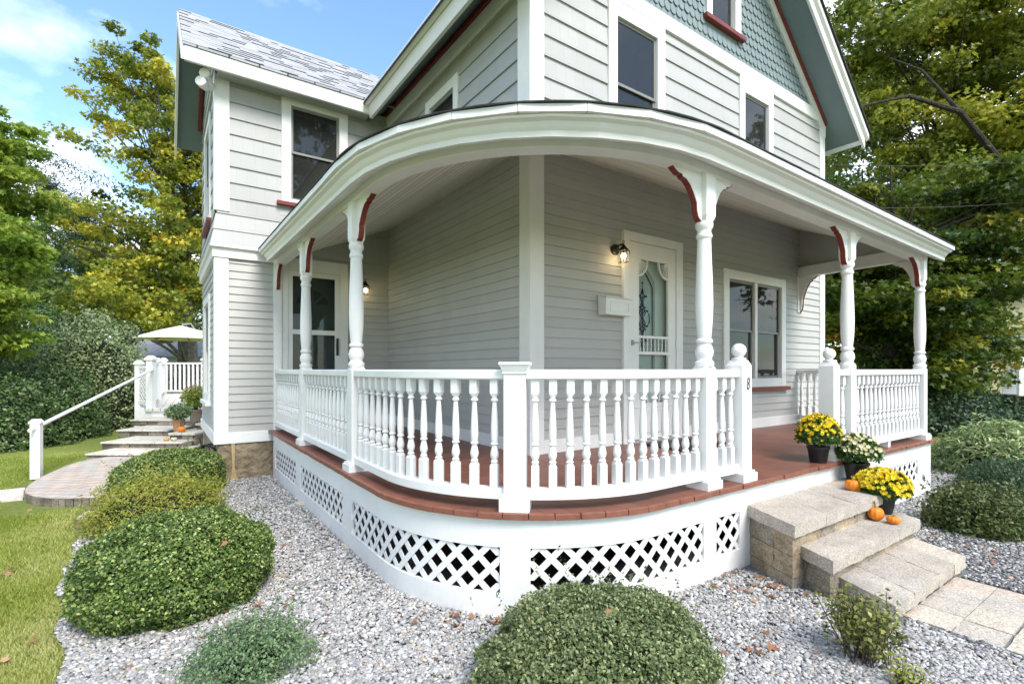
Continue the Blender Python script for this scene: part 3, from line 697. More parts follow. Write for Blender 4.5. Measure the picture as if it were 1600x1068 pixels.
# eave fascia, soffit, gable rake of the wing
m = MB(); m.hexa([(XL, YE + .02, ZE - .19), (-.38, YE + .02, ZE - .19), (-.38, YE + .06, ZE - .19), (XL, YE + .06, ZE - .19), (XL, YE - .01, ZE - .032), (-.38, YE - .01, ZE - .032), (-.38, YE + .06, ZE - .032), (XL, YE + .06, ZE - .032)])
HB(m, 'eave_fascia', WHITE, bevel=.004)
m = MB(); m.box(-2.25, -.36, YE + .06, 3.56, ZE - .15, ZE - .135); HB(m, 'soffit', GREYUP)
m = MB(); s_ = MB(); rt = MB()
for (ya, za, yb, zb) in ((YE + .0, ZE, YR, ZR), (YB, ZB, YR, ZR)):
    m.hexa([(XL - .035, ya, za - .20), (XL, ya, za - .20), (XL, ya, za - .035), (XL - .035, ya, za - .035), (XL - .035, yb, zb - .20), (XL, yb, zb - .20), (XL, yb, zb - .035), (XL - .035, yb, zb - .035)])
    s_.hexa([(XL, ya, za - .06), (-2.25, ya, za - .06), (-2.25, ya, za - .045), (XL, ya, za - .045), (XL, yb, zb - .06), (-2.25, yb, zb - .06), (-2.25, yb, zb - .045), (XL, yb, zb - .045)])
    ya, za = ya + (.34 if yb > ya else -.34), za + .34 * .82
    rt.hexa([(-2.32, ya, za - .12), (-2.27, ya, za - .12), (-2.27, ya, za - .061), (-2.32, ya, za - .061), (-2.32, yb, zb - .12), (-2.27, yb, zb - .12), (-2.27, yb, zb - .061), (-2.32, yb, zb - .061)])
HB(m, 'rake_fascia', WHITE, bevel=.003); HB(s_, 'soffit', SOFF); HB(rt, 'rake_trim', RED)

# ================================================================== PORCH (part of the house)
def mkpath(R):
    cx, cy = -1.6 + R, -1.74 + R; LA = 3.56 - cy; AL = R * math.pi / 2
    def pf(s, off):
        if s < LA: return (-1.6 - off, 3.56 - s)
        if s < LA + AL:
            a = (s - LA) / R; return (cx - (R + off) * math.cos(a), cy - (R + off) * math.sin(a))
        return (cx + s - LA - AL, -1.74 - off)
    def ss(s0, s1, st=.06, sa=None):
        k = [s0]
        for b in (LA, LA + AL):
            if s0 < b < s1: k.append(b)
        k.append(s1); o = []
        for a, b in zip(k[:-1], k[1:]):
            arc = LA - 1e-6 <= a < LA + AL - 1e-6
            n = max(1, int(round((b - a) / (st if arc else 2.0)))); o += [a + (b - a) * i / n for i in range(n)]
        return o + [s1]
    return pf, ss, LA, AL
pf, ss, LA, AL = mkpath(1.24)            # floor, skirt and railing line
pr, sr, LAr, ALr = mkpath(1.6)           # roof and beam line
def ang(s, p=pf):
    a, b = p(s - .005, 0), p(s + .005, 0); return math.atan2(b[1] - a[1], b[0] - a[0])
XE = 4.43                                 # front right corner of the porch
SE = LA + AL + (XE - (-.36)); SEr = LAr + ALr + XE
XW = 5.10                                 # where the porch end meets the wall
def pend(t, off):                         # right end, from front corner back to the wall
    x, y = XE + (XW - XE) * t, -1.74 + 1.74 * t; nx_, ny_ = 1.74, -(XW - XE); l_ = math.hypot(nx_, ny_); return (x + nx_ / l_ * off, y + ny_ / l_ * off)

# floor
m = MB(); edge = [pf(s, .03) for s in ss(.0, SE, .05)]
poly = edge + [pend(0.02, .03), pend(1, .03), (0, 0), (0, 3.56)]
m.add([(x, y, 0) for x, y in poly] + [(x, y, -.035) for x, y in poly], [tuple(range(len(poly)))[::-1], tuple(range(len(poly), 2 * len(poly)))])
HB(m, 'porch_floor', FLOOR)
m = MB(); s = .0
while s < SE + .02:
    e = min(s + .14, SE + .05); oo = .062 + random.uniform(-.004, .004); g = .002; zz = random.uniform(-.001, .001)
    arc = LA - .05 < s < LA + AL
    P_ = []
    for t, o_ in ((s + g, .0295), (e - g, .0295), (e - g, oo), (s + g, oo)): P_.append(pf(t, o_))
    m.hexa([(x, y, -.034 + zz) for x, y in P_] + [(x, y, .0005 + zz) for x, y in P_]); s = e
m.hexa([(*pend(0, -.02), -.034), (*pend(0, .06), -.034), (*pend(1, .06), -.034), (*pend(1, -.02), -.034), (*pend(0, -.02), .001), (*pend(0, .06), .001), (*pend(1, .06), .001), (*pend(1, -.02), .001)])
HB(m, 'floor_nosing', FLOORN, bevel=.003)
# skirt
def skirt(prof, s0, s1, name, m_=WHITE): return HB(MB().sweep(pf, ss(s0, s1, .05), prof), name, m_)
skirt([(.0, -.20), (.022, -.20), (.022, -.036), (.0, -.036)], .15, SE + .02, 'skirt_board')
skirt([(.022, -.055), (.034, -.055), (.034, -.036), (.022, -.036)], .15, SE + .02, 'skirt_moulding', CREAM)
skirt([(.0, -.64), (.024, -.64), (.024, -.46), (.0, -.46)], .15, 7.03, 'skirt_board')
skirt([(.0, -.64), (.024, -.64), (.024, -.42), (.0, -.42)], 8.45, SE + .02, 'skirt_board')
skirt([(-.01, -.64), (.012, -.64), (.012, -.2), (-.01, -.2)], 6.96, 8.5, 'skirt_board')
for a, b in ((.15, .27), (1.49, 1.70), (3.19, 3.42), (5.02, 5.19), (6.46, 6.60), (6.88, 7.03), (8.45, 8.58), (9.30, 9.50), (10.40, SE + .02)):
    skirt([(.0, -.4605), (.0225, -.4605), (.0225, -.2), (.0, -.2)], a, b, 'skirt_post')
m = MB(); m.hexa([(*pend(0, 0), -.64), (*pend(0, .022), -.64), (*pend(1, .022), -.64), (*pend(1, 0), -.64), (*pend(0, 0), -.036), (*pend(0, .022), -.036), (*pend(1, .022), -.036), (*pend(1, 0), -.036)]); HB(m, 'skirt_board', WHITE)
def lattice(s0, s1, z0, z1, pitch=.138, wd=.036):
    m = MB()
    for sg in (1, -1):
        o0, o1 = (.010, .015) if sg == 1 else (.004, .0095)
        c = s0 - (z1 - z0) - pitch if sg == 1 else s0 - pitch
        c = math.floor(c / pitch) * pitch
        while c < s1 + (z1 - z0) + pitch:
            hw = wd * .7071
            # strip between lines s = c-hw + t and c+hw + t, z = z0 + t (sg=1) or z1 - t
            n = 10; prev = None
            for i in range(n + 1):
                z = z0 + (z1 - z0) * i / n; u = (z - z0) if sg == 1 else (z1 - z)
                a, b = max(c + u - hw, s0), min(c + u + hw, s1)
                cur = None
                if b - a > .0005: cur = [(a, z), (b, z)]
                if cur and prev:
                    pts = [prev[0], prev[1], cur[1], cur[0]]
                    m.hexa([(*pf(t, o0), zz) for t, zz in pts] + [(*pf(t, o1), zz) for t, zz in pts])
                prev = cur
            c += pitch
    return HB(m, 'lattice_panel', WHITE)
for a, b in ((.27, 1.49), (1.70, 3.19), (3.42, 5.02), (5.19, 6.46), (6.60, 6.88)): lattice(a, b, -.46, -.20)
for a, b in ((8.58, 9.30), (9.50, 10.40)): lattice(a, b, -.42, -.2)
m = MB(); m.box(-1.2, 4.3, -1.2, -.05, -.62, -.58); HB(m, 'crawl_space_soil', SOIL)

# beam, ceiling, eave, roof
def sag(s):
    if s < LAr: return .05 * (1 - s / LAr)
    if s > LAr + ALr: return -.07 * (s - LAr - ALr) / (SEr - LAr - ALr)
    return 0
ZB0 = 2.12
B = sr(.03, SEr, .16)
HB(MB().sweep(pr, B, [(-.12, ZB0), (.0, ZB0), (.0, ZB0 + .10), (-.12, ZB0 + .10)], zf=sag), 'porch_beam', WHITE, bevel=.004)
HB(MB().sweep(pr, B, [(-.12, ZB0 + .10), (.008, ZB0 + .10), (.012, ZB0 + .135), (-.12, ZB0 + .135)], zf=sag), 'porch_beam', WHITE)
E_ = sr(.28, SEr + .12, .26)
def prc(s, off): return pr(s, off)
HB(MB().sweep(prc, E_, [(.0, ZB0 + .055), (.10, ZB0 + .0), (.125, ZB0 + .0), (.125, ZB0 + .035), (.14, ZB0 + .05), (.155, ZB0 + .075), (.185, ZB0 + .085), (.19, ZB0 + .10), (.0, ZB0 + .13)], zf=sag), 'porch_cornice', CREAM, bevel=.002)
m = MB(); q_ = .28
while q_ < SEr + .12:
    q2 = min(q_ + .34, SEr + .12); jj = random.uniform(-.0015, .0015)
    m.sweep(prc, [q_ + .0015, q2 - .0015], [(.15, ZB0 + .102), (.215 + jj, ZB0 + .102), (.215 + jj, ZB0 + .145), (.15, ZB0 + .145)], zf=sag); q_ = q2
HB(m, 'drip_edge', WHITE)
HB(MB().sweep(prc, [.28 + i * (SEr + .12 - .28) / 140 for i in range(141)], [(.0, ZB0 + .147), (.222, ZB0 + .147), (.222, ZB0 + .156), (.0, ZB0 + .24)], zf=lambda s: sag(s) + .004 * noise.noise(Vector((s * 9, 0, 0)))), 'porch_roof_edge', ROOFD)
# porch roof surface and ceiling: slopes up to the walls, mitred at the corner
def slopes(off, z_in, z_edge, ztol, name, mt, s_end):
    m = MB(); st = sr(.0, s_end, .12)
    for a, b in zip(st[:-1], st[1:]):
        pa, pb = pr(a, off), pr(b, off); za, zb = z_edge + sag(a), z_edge + sag(b)
        def foot(p, s):
            if s <= LAr + 1e-6: return (-.005, max(p[1], -.005))
            if s >= LAr + ALr - 1e-6: return (max(p[0], -.005), -.005)
            return (-.005, -.005)
        fa, fb = foot(pa, a), foot(pb, b)
        n = 4; V_ = []
        for k in range(n + 1):
            t = k / n; V_ += [(pa[0] + (fa[0] - pa[0]) * t, pa[1] + (fa[1] - pa[1]) * t, za + (z_in - za) * t), (pb[0] + (fb[0] - pb[0]) * t, pb[1] + (fb[1] - pb[1]) * t, zb + (z_in - zb) * t)]
        m.add(V_, [(2 * k, 2 * k + 1, 2 * k + 3, 2 * k + 2) for k in range(n)])
    return HB(m, name, mt)
slopes(-.11, 2.90, ZB0 + .09, 0, 'porch_ceiling', CEIL, SEr - .03)
slopes(.2, 3.10, ZB0 + .165, 0, 'porch_roof', ROOFD, SEr + .12)
m = MB(); m.add([(XE - .03, -1.62, ZB0 + .02), (XE - .03, -1.62, ZB0 + .1), (XW - .01, -.005, 2.9), (XE + .4, -.005, 2.9), (XW - .01, -.005, 2.3)], [(0, 1, 2, 4)]); HB(m, 'porch_end_wall', GREY)
m = MB(); m.add([(XE, -1.62, ZB0 + .09), (XW, -.005, 2.9), (XE, -.005, 2.9)], [(0, 1, 2)]); HB(m, 'porch_ceiling', CEIL)
m = MB(); m.add([(XE + .1, -1.93, ZB0 + .1), (XE + .12, -.005, 3.1), (XW + .1, -.005, 3.1), (XE + .13, -1.93, ZB0 + .02), (XW + .1, -.005, 2.34)], [(0, 1, 2), (0, 2, 4, 3)]); HB(m, 'porch_roof_end', WHITE)
zA, zB_ = ZB0 - .04, 2.18
m = MB()
m.hexa([(XE - .08, -1.64, zA), (XE + .02, -1.64, zA), (XW + .03, -.0, zB_), (XW - .07, -.0, zB_), (XE - .08, -1.64, zA + .15), (XE + .02, -1.64, zA + .15), (XW + .03, -.0, zB_ + .15), (XW - .07, -.0, zB_ + .15)])
HB(m, 'porch_beam', WHITE, bevel=.004)

# ---- posts
def post_mesh(top):
    m = MB(); w_ = .055
    m.box(-.085, .085, -.085, .085, 0, .055, 0)
    m.box(-.075, .075, -.075, .075, .055, .068, 0)
    m.box(-w_, w_, -w_, w_, .068, .80, 0)
    m.obox((0, 0), (.11, .11), 0, .80, .835, 0, .72)
    pr_ = [(.052, .82), (.058, .835), (.058, .85), (.046, .862), (.044, .875), (.053, .90), (.055, .925), (.047, .955), (.038, .972), (.050, .985), (.050, 1.0), (.040, 1.01), (.044, 1.06), (.050, 1.14), (.0525, 1.25), (.050, 1.38), (.044, 1.55), (.040, 1.68), (.048, 1.695), (.048, 1.71), (.042, 1.72), (.040, 1.74), (.052, 1.765), (.053, 1.785), (.044, 1.805), (.047, 1.83)]
    m.lathe([(r * 1.1, z) for r, z in pr_], n=28)
    m.obox((0, 0), (.078, .078), 0, 1.80, 1.835, 0, 1.35)
    m.box(-.0525, .0525, -.0525, .0525, 1.835, top, 0)
    return m
def bracket(parent, dirv, top, base, thick=.038, L_=.19, H_=.31):
    """curved porch bracket in the vertical plane along dirv, starting at the post face; painted edge as sub-part"""
    d = Vector((math.cos(dirv), math.sin(dirv), 0)); nrm = Vector((-d.y, d.x, 0))
    crv = [(0, 0), (.018, .02), (.028, .06), (.03, .11), (.045, .15), (.055, .175), (.075, .215), (.10, .245), (.125, .255), (.128, .27), (.15, .272), (.172, .29), (.19, .31)]
    crv = [(a / .19 * L_, b / .31 * H_) for a, b in crv]
    z0 = top - H_
    poly = [(-.004, 0)] + crv + [(-.004, H_)]
    def fn(u, v, t): q = d * (base + u) + nrm * t; return (q.x, q.y, z0 + v)
    b = MB().extrude(poly, fn, -thick / 2, thick / 2).build('bracket', WHITE, parent)
    e = MB(); k = 5e-3
    for (a0, b0), (a1, b1) in zip(crv[:-1], crv[1:]):
        tx, tz = a1 - a0, b1 - b0; l_ = math.hypot(tx, tz); nx_, nz_ = tz / l_ * k, -tx / l_ * k
        P_ = [fn(a0, b0, -thick / 2 - .001), fn(a1, b1, -thick / 2 - .001), fn(a1, b1, thick / 2 + .001), fn(a0, b0, thick / 2 + .001),
              fn(a0 + nx_, b0 + nz_, -thick / 2 - .001), fn(a1 + nx_, b1 + nz_, -thick / 2 - .001), fn(a1 + nx_, b1 + nz_, thick / 2 + .001), fn(a0 + nx_, b0 + nz_, thick / 2 + .001)]
        e.hexa(P_)
    e.build('bracket_edge', RED, b)
def put_post(x, y, rz, top, dirs):
    p = post_mesh(top).build('post', WHITE, house, smooth=True, loc=(x, y, 0), rz=rz, sharp=30)
    for q in dirs:
        # angles given in world space; parts live in the post's frame
        d = Vector((math.cos(q), math.sin(q), 0)); nrm = Vector((-d.y, d.x, 0)); ob = MB()
        bracket_on(house_post=p, ang_=q - rz, top=top)
    return p
def bracket_on(house_post, ang_, top):
    # bracket is a sub-part of the post; its red edge shares the mesh (second material)
    d = Vector((math.cos(ang_), math.sin(ang_), 0)); nrm = Vector((-d.y, d.x, 0))
    crv = [(0, 0), (.018, .02), (.028, .06), (.03, .11), (.045, .15), (.055, .175), (.075, .215), (.10, .245), (.125, .255), (.128, .27), (.15, .272), (.172, .29), (.19, .31)]
    crv = [(a * 1.38, b * 1.05) for a, b in crv]; H_ = .3255; z0 = top - H_; thick = .045
    def fn(u, v, t): q = d * (.0525 + u) + nrm * t; return (q.x, q.y, z0 + v)
    poly = [(-.004, 0)] + crv + [(-.004, H_)]
    b = MB().extrude(poly, fn, -thick / 2, thick / 2)
    for (a0, b0), (a1, b1) in zip(crv[:-1], crv[1:]):
        k = .006; tx, tz = a1 - a0, b1 - b0; l_ = math.hypot(tx, tz); nx_, nz_ = tz / l_ * k, -tx / l_ * k
        b.hexa([fn(a0, b0, -thick / 2 + .0015), fn(a1, b1, -thick / 2 + .0015), fn(a1, b1, thick / 2 - .0015), fn(a0, b0, thick / 2 - .0015),
              fn(a0 + nx_, b0 + nz_, -thick / 2 + .0015), fn(a1 + nx_, b1 + nz_, -thick / 2 + .0015), fn(a1 + nx_, b1 + nz_, thick / 2 - .0015), fn(a0 + nx_, b0 + nz_, thick / 2 - .0015)], 1)
    b.build('bracket', [WHITE, RED], house_post)
SP = dict(P1=1.62, P2=3.31, P4=6.57, P7=8.80, P8=SE - .08)
H2 = math.pi / 2
put_post(*pf(SP['P1'], -.05), 0, ZB0 + .04, (H2, -H2))
put_post(*pf(SP['P2'], -.05), 0, ZB0 + .02, (H2, -H2 + .12))
put_post(*pf(SP['P4'], -.05), 0, ZB0 + .005, (math.pi - .12, 0))
put_post(*pf(SP['P7'], -.05), 0, ZB0 - .02, (math.pi, 0))
put_post(*pf(SP['P8'], -.05), 0, ZB0 - .04, (math.pi, H2 - .38))
# wall brackets at both ends
hp = MB(); hp.box(-1.6, -1.5, 3.50, 3.535, 0, 2.2); hp = HB(hp, 'half_post', WHITE, bevel=.004)
crv0 = [(0, 0), (.018, .02), (.028, .06), (.03, .11), (.045, .15), (.055, .175), (.075, .215), (.10, .245), (.125, .255), (.128, .27), (.15, .272), (.172, .29), (.19, .31)]
def wallbr(name, ox, oy, dx, dy, top, par, k_=1.0, e_=.0205):
    crv = [(a * k_, b * k_) for a, b in crv0]
    d = Vector((dx, dy, 0)).normalized(); nrm = Vector((-d.y, d.x, 0)); b = MB()
    def fn(u, v, t): q = Vector((ox, oy, 0)) + d * u + nrm * t; return (q.x, q.y, top - .31 * k_ + v)
    b.extrude([(0, 0)] + crv + [(0, .31 * k_)], fn, -.022, .022)
    for (a0, b0), (a1, b1) in zip(crv[:-1], crv[1:]):
        k = .006; tx, tz = a1 - a0, b1 - b0; l_ = math.hypot(tx, tz); nx_, nz_ = tz / l_ * k, -tx / l_ * k
        b.hexa([fn(a0, b0, -e_), fn(a1, b1, -e_), fn(a1, b1, e_), fn(a0, b0, e_), fn(a0 + nx_, b0 + nz_, -e_), fn(a1 + nx_, b1 + nz_, -e_), fn(a1 + nx_, b1 + nz_, e_), fn(a0 + nx_, b0 + nz_, e_)], 1)
    b.build(name, [WHITE, RED], par)
wallbr('bracket', -1.55, 3.50, 0, -1, ZB0 + .05, hp)
wb = MB(); wb.box(XW - .09, XW + .05, -.03, .0, 1.66, 2.2); wb = HB(wb, 'half_post', WHITE, bevel=.003)
wallbr('bracket', XW - .02, -.03, -(XW - XE), -1.74, 2.19, wb, 1.7, .009)

# ---- newels
def newel_flat(s):
    x, y = pf(s, -.05); m = MB()
    m.box(-.086, .086, -.086, .086, 0, .075); m.box(-.075, .075, -.075, .075, .075, .095)
    m.box(-.0625, .0625, -.0625, .0625, .095, .79); m.box(-.070, .070, -.070, .070, .775, .79)
    m.obox((0, 0), (.14, .14), 0, .79, .825, 0, 1.2); m.box(-.088, .088, -.088, .088, .825, .842)
    # raised panels on the faces
    return m.build('newel_post', WHITE, house, bevel=.003, loc=(x, y, 0), rz=ang(s))
newel_flat(5.10)
def newel_ball(s):
    x, y = pf(s, -.05); m = MB(); w_ = .062
    m.box(-.09, .09, -.09, .09, 0, .06); m.box(-.078, .078, -.078, .078, .06, .075); m.box(-w_, w_, -w_, w_, .075, .83)
    m.obox((0, 0), (.124, .124), 0, .83, .868, 0, .7)
    m.lathe([(.045, .86), (.05, .872), (.05, .882), (.03, .888), (.03, .893)], n=24)
    m.sphere((0, 0, .938), .052, n=28)
    return m.build('newel_post', WHITE, house, smooth=True, loc=(x, y, 0), sharp=30)
n5 = newel_ball(6.99); n6 = newel_ball(8.43)
tcu = bpy.data.curves.new('house_number', 'FONT'); tcu.body = '8'; tcu.size = .13; tcu.extrude = .002; tcu.align_x = 'CENTER'; tcu.shear = .12; tcu.space_character = 1; tcu.offset = -.0015
to = bpy.data.objects.new('tmp', tcu); COL.objects.link(to); bpy.context.view_layer.update()
tm = bpy.data.meshes.new_from_object(to.evaluated_get(bpy.context.evaluated_depsgraph_get())); bpy.data.objects.remove(to)
num = bpy.data.objects.new('house_number', tm); COL.objects.link(num); tm.materials.clear(); tm.materials.append(BLACK)
num.parent = n5; num.location = (.012, -.0645, .655); num.rotation_euler = (rad(90), 0, 0); num.scale = (.62, 1, 1); num['label'] = 'black house number 8'

# ---- railings
def bal_mesh():
    m = MB(); a = .0225
    m.box(-a, a, -a, a, .12, .245); m.obox((0, 0), (.045, .045), 0, .245, .262, 0, .6)
    m.lathe([(r * 1.16, z) for r, z in [(.012, .25), (.016, .262), (.020, .268), (.016, .275), (.014, .28), (.0205, .30), (.0215, .315), (.016, .345), (.0125, .36), (.020, .368), (.020, .374), (.0155, .38), (.018, .40), (.0195, .43), (.0185, .47), (.0155, .54), (.012, .60), (.0115, .612), (.019, .62), (.019, .627), (.013, .633), (.013, .642), (.018, .655)]], n=14)
    m.obox((0, 0), (.027, .027), 0, .642, .662, 0, 1.65); m.box(-a, a, -a, a, .662, .742)
    return m
bproto = bal_mesh().build('baluster', WHITE, None, smooth=True, sharp=30); BM = bproto.data; bpy.data.objects.remove(bproto)
def railing(fn, s_list, s0, s1, nb, angf):
    o0 = -.05
    r = MB().sweep(fn, s_list, [(o0 - .042, .750), (o0 - .034, .742), (o0 + .034, .742), (o0 + .042, .750), (o0 + .044, .790), (o0 + .036, .80), (o0 - .036, .80), (o0 - .044, .790)])
    rr = HB(r, 'railing', WHITE, smooth=True, sharp=25)
    MB().sweep(fn, s_list, [(o0 - .040, .062), (o0 + .040, .062), (o0 + .040, .112), (o0 + .030, .122), (o0 - .030, .122), (o0 - .040, .112)]).build('bottom_rail', WHITE, rr, smooth=True, sharp=25)
    for i in range(nb):
        s = s0 + (s1 - s0) * (i + .5) / nb; x, y = fn(s, o0)
        b = bpy.data.objects.new('baluster', BM); COL.objects.link(b); b.parent = rr; b.location = (x, y, 0); b.rotation_euler[2] = angf(s)
    return rr
def rail(s0, s1, nb): return railing(pf, ss(s0, s1, .05), s0, s1, nb, ang)
rail(.07, 1.57, 12); rail(1.67, 3.26, 13); rail(3.36, 5.035, 13); rail(5.165, 6.52, 13); rail(6.62, 6.93, 3); rail(8.49, 8.75, 2); rail(8.85, SE - .135, 17)
pe = lambda s, off: pend(s, off)
railing(pe, [.08, .98], .08, .98, 14, lambda s: math.atan2(1.74, XW - XE))
m = MB(); x, y = pf((8.85 + SE) / 2 - .1, -.05); m.box(x - .03, x + .03, y - .03, y + .03, 0, .058); HB(m, 'rail_foot', WHITE)

# ---- front storm door
def front_door():
    f = MB(); Y0 = -.045
    f.box(1.21, 1.31, Y0, 0, 0, 2.29); f.box(2.10, 2.22, Y0, 0, 0, 2.29); f.box(1.311, 2.099, Y0, 0, 2.19, 2.29)
    fr = HB(f, 'door_frame', WHITE, bevel=.004)
    th = MB(); th.box(1.31, 2.10, -.06, .0, 0, .028); th.build('threshold', GALV, fr)
    d = MB(); yo, yi = -.035, -.005; GX0, GX1 = 1.46, 1.96
    d.box(1.315, GX0, yo, yi, .035, 2.185); d.box(GX1, 2.095, yo, yi, .035, 2.185); d.box(GX0, GX1, yo + .001, yi, 2.01, 2.185); d.box(GX0, GX1, yo + .001, yi, .035, .43)
    d.box(GX0, GX1, yo + .001, yi, .965, 1.0); d.box(GX0, GX1, yo + .001, yi, 1.145, 1.175)
    d.box(1.52, 1.90, yo - .012, yo + .001, .10, .36)
    for z in (.38,): d.box(1.33, 2.08, yo - .006, yo + .002, z, z + .012, 0)
    for k in range(8):
        x = GX0 + .03 + k * (GX1 - GX0 - .06) / 7
        d.lathe([(.007, 1.0), (.010, 1.03), (.006, 1.05), (.011, 1.075), (.006, 1.10), (.010, 1.12), (.007, 1.146)], (x, (yo + yi) / 2), 8)
    dr = d.build('front_door', WHITE, house, bevel=.002)
    ym = (yo + yi) / 2
    for (cx_, cz, sx, sz) in ((GX0, 2.01, 1, -1), (GX1, 2.01, -1, -1), (GX0, .43, 1, 1), (GX1, .43, -1, 1)):
        fan = MB(); R_ = .155
        for a in range(9):     # outer scalloped arc
            t0, t1 = a / 9 * H2, (a + 1) / 9 * H2
            fan.bar((cx_ + sx * R_ * math.sin(t0), ym, cz + sz * R_ * math.cos(t0) * 1.15), (cx_ + sx * R_ * math.sin(t1), ym, cz + sz * R_ * math.cos(t1) * 1.15), .016, .02)
        for a in range(1, 7):
            t = a / 7 * H2
            fan.bar((cx_ + sx * .03 * math.sin(t), ym, cz + sz * .03 * math.cos(t)), (cx_ + sx * R_ * math.sin(t), ym, cz + sz * R_ * math.cos(t) * 1.15), .010, .008)
        fan.box(*sorted((cx_, cx_ + sx * .04)), ym - .006, ym + .006, *sorted((cz, cz + sz * .04)))
        fan.build('fan_fretwork', WHITE, dr)
    g = MB(); g.box(GX0 - .004, GX1 + .004, yi - .004, yi - .001, .426, 2.014); g.build('storm_pane', glassmat('storm_glass', solid=.07), dr)
    h = MB(); h.box(1.335, 1.36, yo - .02, yo, 1.06, 1.12); h.bar((1.345, yo - .03, 1.09), (1.43, yo - .03, 1.09), .012, .014); h.build('handle', GALV, dr)
    hg = MB(); 
    for z in (1.72, 1.05, .3): hg.box(2.085, 2.125, yo - .018, yo - .002, z, z + .09)
    hg.build('hinge', WHITE, dr)
    # inner door with arched leaded glass
    i_ = MB(); yb = .06
    i_.box(1.28, 1.42, yb, yb + .04, .03, 2.2); i_.box(1.84, 2.1, yb, yb + .04, .03, 2.2); i_.box(1.42, 1.84, yb, yb + .04, .03, .72); i_.box(1.42, 1.84, yb, yb + .04, 2.0, 2.2)
    arch = [(1.42 + .42 * k / 12, 1.80 + .16 * math.sin(math.pi * k / 12)) for k in range(13)]
    i_.extrude([(1.42, 2.0)] + arch + [(1.84, 2.0)], lambda u, v, t: (u, t, v), yb, yb + .04)
    inn = i_.build('inner_door', WHITE, house)
    gl = MB(); gl.add([(1.42, yb + .02, .72), (1.84, yb + .02, .72), (1.84, yb + .02, 2.0), (1.42, yb + .02, 2.0)], [(0, 1, 2, 3)]); gl.build('leaded_glass', DGLASS, inn)
    bk = MB(); bk.box(1.28, 2.12, .25, .26, 0, 2.2); bk.box(1.28, 1.30, .0, .25, 0, 2.2); bk.box(2.10, 2.12, 0, .25, 0, 2.2); bk.box(1.28, 2.12, 0, .25, 2.2, 2.22); bk.build('entry_lining', VINYL, inn)
    # symmetrical black scroll ornament
    sc = MB(); yy = yb + .012; cx_ = 1.64
    def strk(p, r=.0055): sc.tube([(a, yy, b_) for a, b_ in p], r, 5)
    for sg in (1, -1):
        for (z0, k, vs_) in ((1.38, 1, 1), (1.38, 1, -1), (1.56, .8, 1), (1.20, .8, -1), (1.56, .6, -1), (1.20, .6, 1)):
            sp = []
            for q in range(26):
                t = q / 25 * 4.6; r = .062 * k * (1 - q / 34); sp.append((cx_ + sg * (.062 * k - r * math.cos(t)), z0 + vs_ * (.015 + r * math.sin(t) + .02 * t * k)))
            strk(sp)
            strk([(cx_ + sg * .01, z0), (cx_ + sg * .05 * k, z0 + vs_ * .06), (cx_ + sg * .02 * k, z0 + vs_ * .13 * k), (cx_, z0 + vs_ * .19 * k)], .006)
        strk([(cx_ + sg * .11, 1.32), (cx_ + sg * .125, 1.38), (cx_ + sg * .11, 1.44)])
    strk([(cx_, 1.0), (cx_, 1.78)], .003)
    for z in (1.0, 1.78, 1.2, 1.56, 1.38): sc.sphere((cx_, yy, z), .012, .8, 10)
    strk([(1.45 + .36 * k / 14, 1.74 + .17 * math.sin(math.pi * k / 14)) for k in range(15)] , .005); strk([(1.45, 1.74), (1.45, .76), (1.81, .76), (1.81, 1.74)], .005)
    sc.build('leaded_scrollwork', BLACK, inn)
front_door()
# ---- side door in the wing
def side_door():
    f = MB(); Y = 3.56; Y0 = Y - .04
    f.box(-1.495, -1.42, Y0, Y, 0, 2.31); f.box(-.73, -.62, Y0, Y, 0, 2.31); f.box(-1.419, -.731, Y0, Y, 2.14, 2.31); HB(f, 'door_frame', WHITE, bevel=.004)
    d = MB(); a, b = Y - .03, Y + .0; d.box(-1.418, -1.36, a, b, .03, 2.138); d.box(-.80, -.732, a, b, .03, 2.138); d.box(-1.36, -.80, a + .001, b, 2.07, 2.138); d.box(-1.36, -.80, a + .001, b, 1.28, 1.345); d.box(-1.36, -.80, a + .001, b, .03, .3)
    dr = HB(d, 'side_door', WHITE, bevel=.002)
    g = MB(); g.box(-1.362, -.798, Y - .012, Y - .009, .3, 2.07); g.build('pane', glassmat('side_storm_glass', solid=.35, body=(.03, .04, .04)), dr)
    h = MB(); h.box(-.785, -.755, a - .02, a, 1.0, 1.24); h.build('handle', BLACK, dr)
    i_ = MB(); i_.box(-1.42, -.73, Y + .08, Y + .10, .03, 2.14); inn = i_.build('inner_door', mat('grey_green_door_paint', (.13, .16, .15), .5), dr)
    fn_ = MB(); cx_, cz, yy = -1.08, 1.70, Y + .075
    for k in range(4):
        t0, t1 = math.pi * k / 4 + .06, math.pi * (k + 1) / 4 - .06
        fn_.add([(cx_ + .05 * math.cos((t0 + t1) / 2), yy, cz + .05 * math.sin((t0 + t1) / 2))] + [(cx_ + .21 * math.cos(t0 + (t1 - t0) * q / 5), yy, cz + .21 * math.sin(t0 + (t1 - t0) * q / 5)) for q in range(6)], [tuple(range(7))])
    fn_.build('fan_light', BLACK, dr)
    bk = MB(); bk.box(-1.42, -.73, Y + .101, Y + .11, 0, 2.14); bk.build('entry_lining', SCREEN, dr)
side_door()

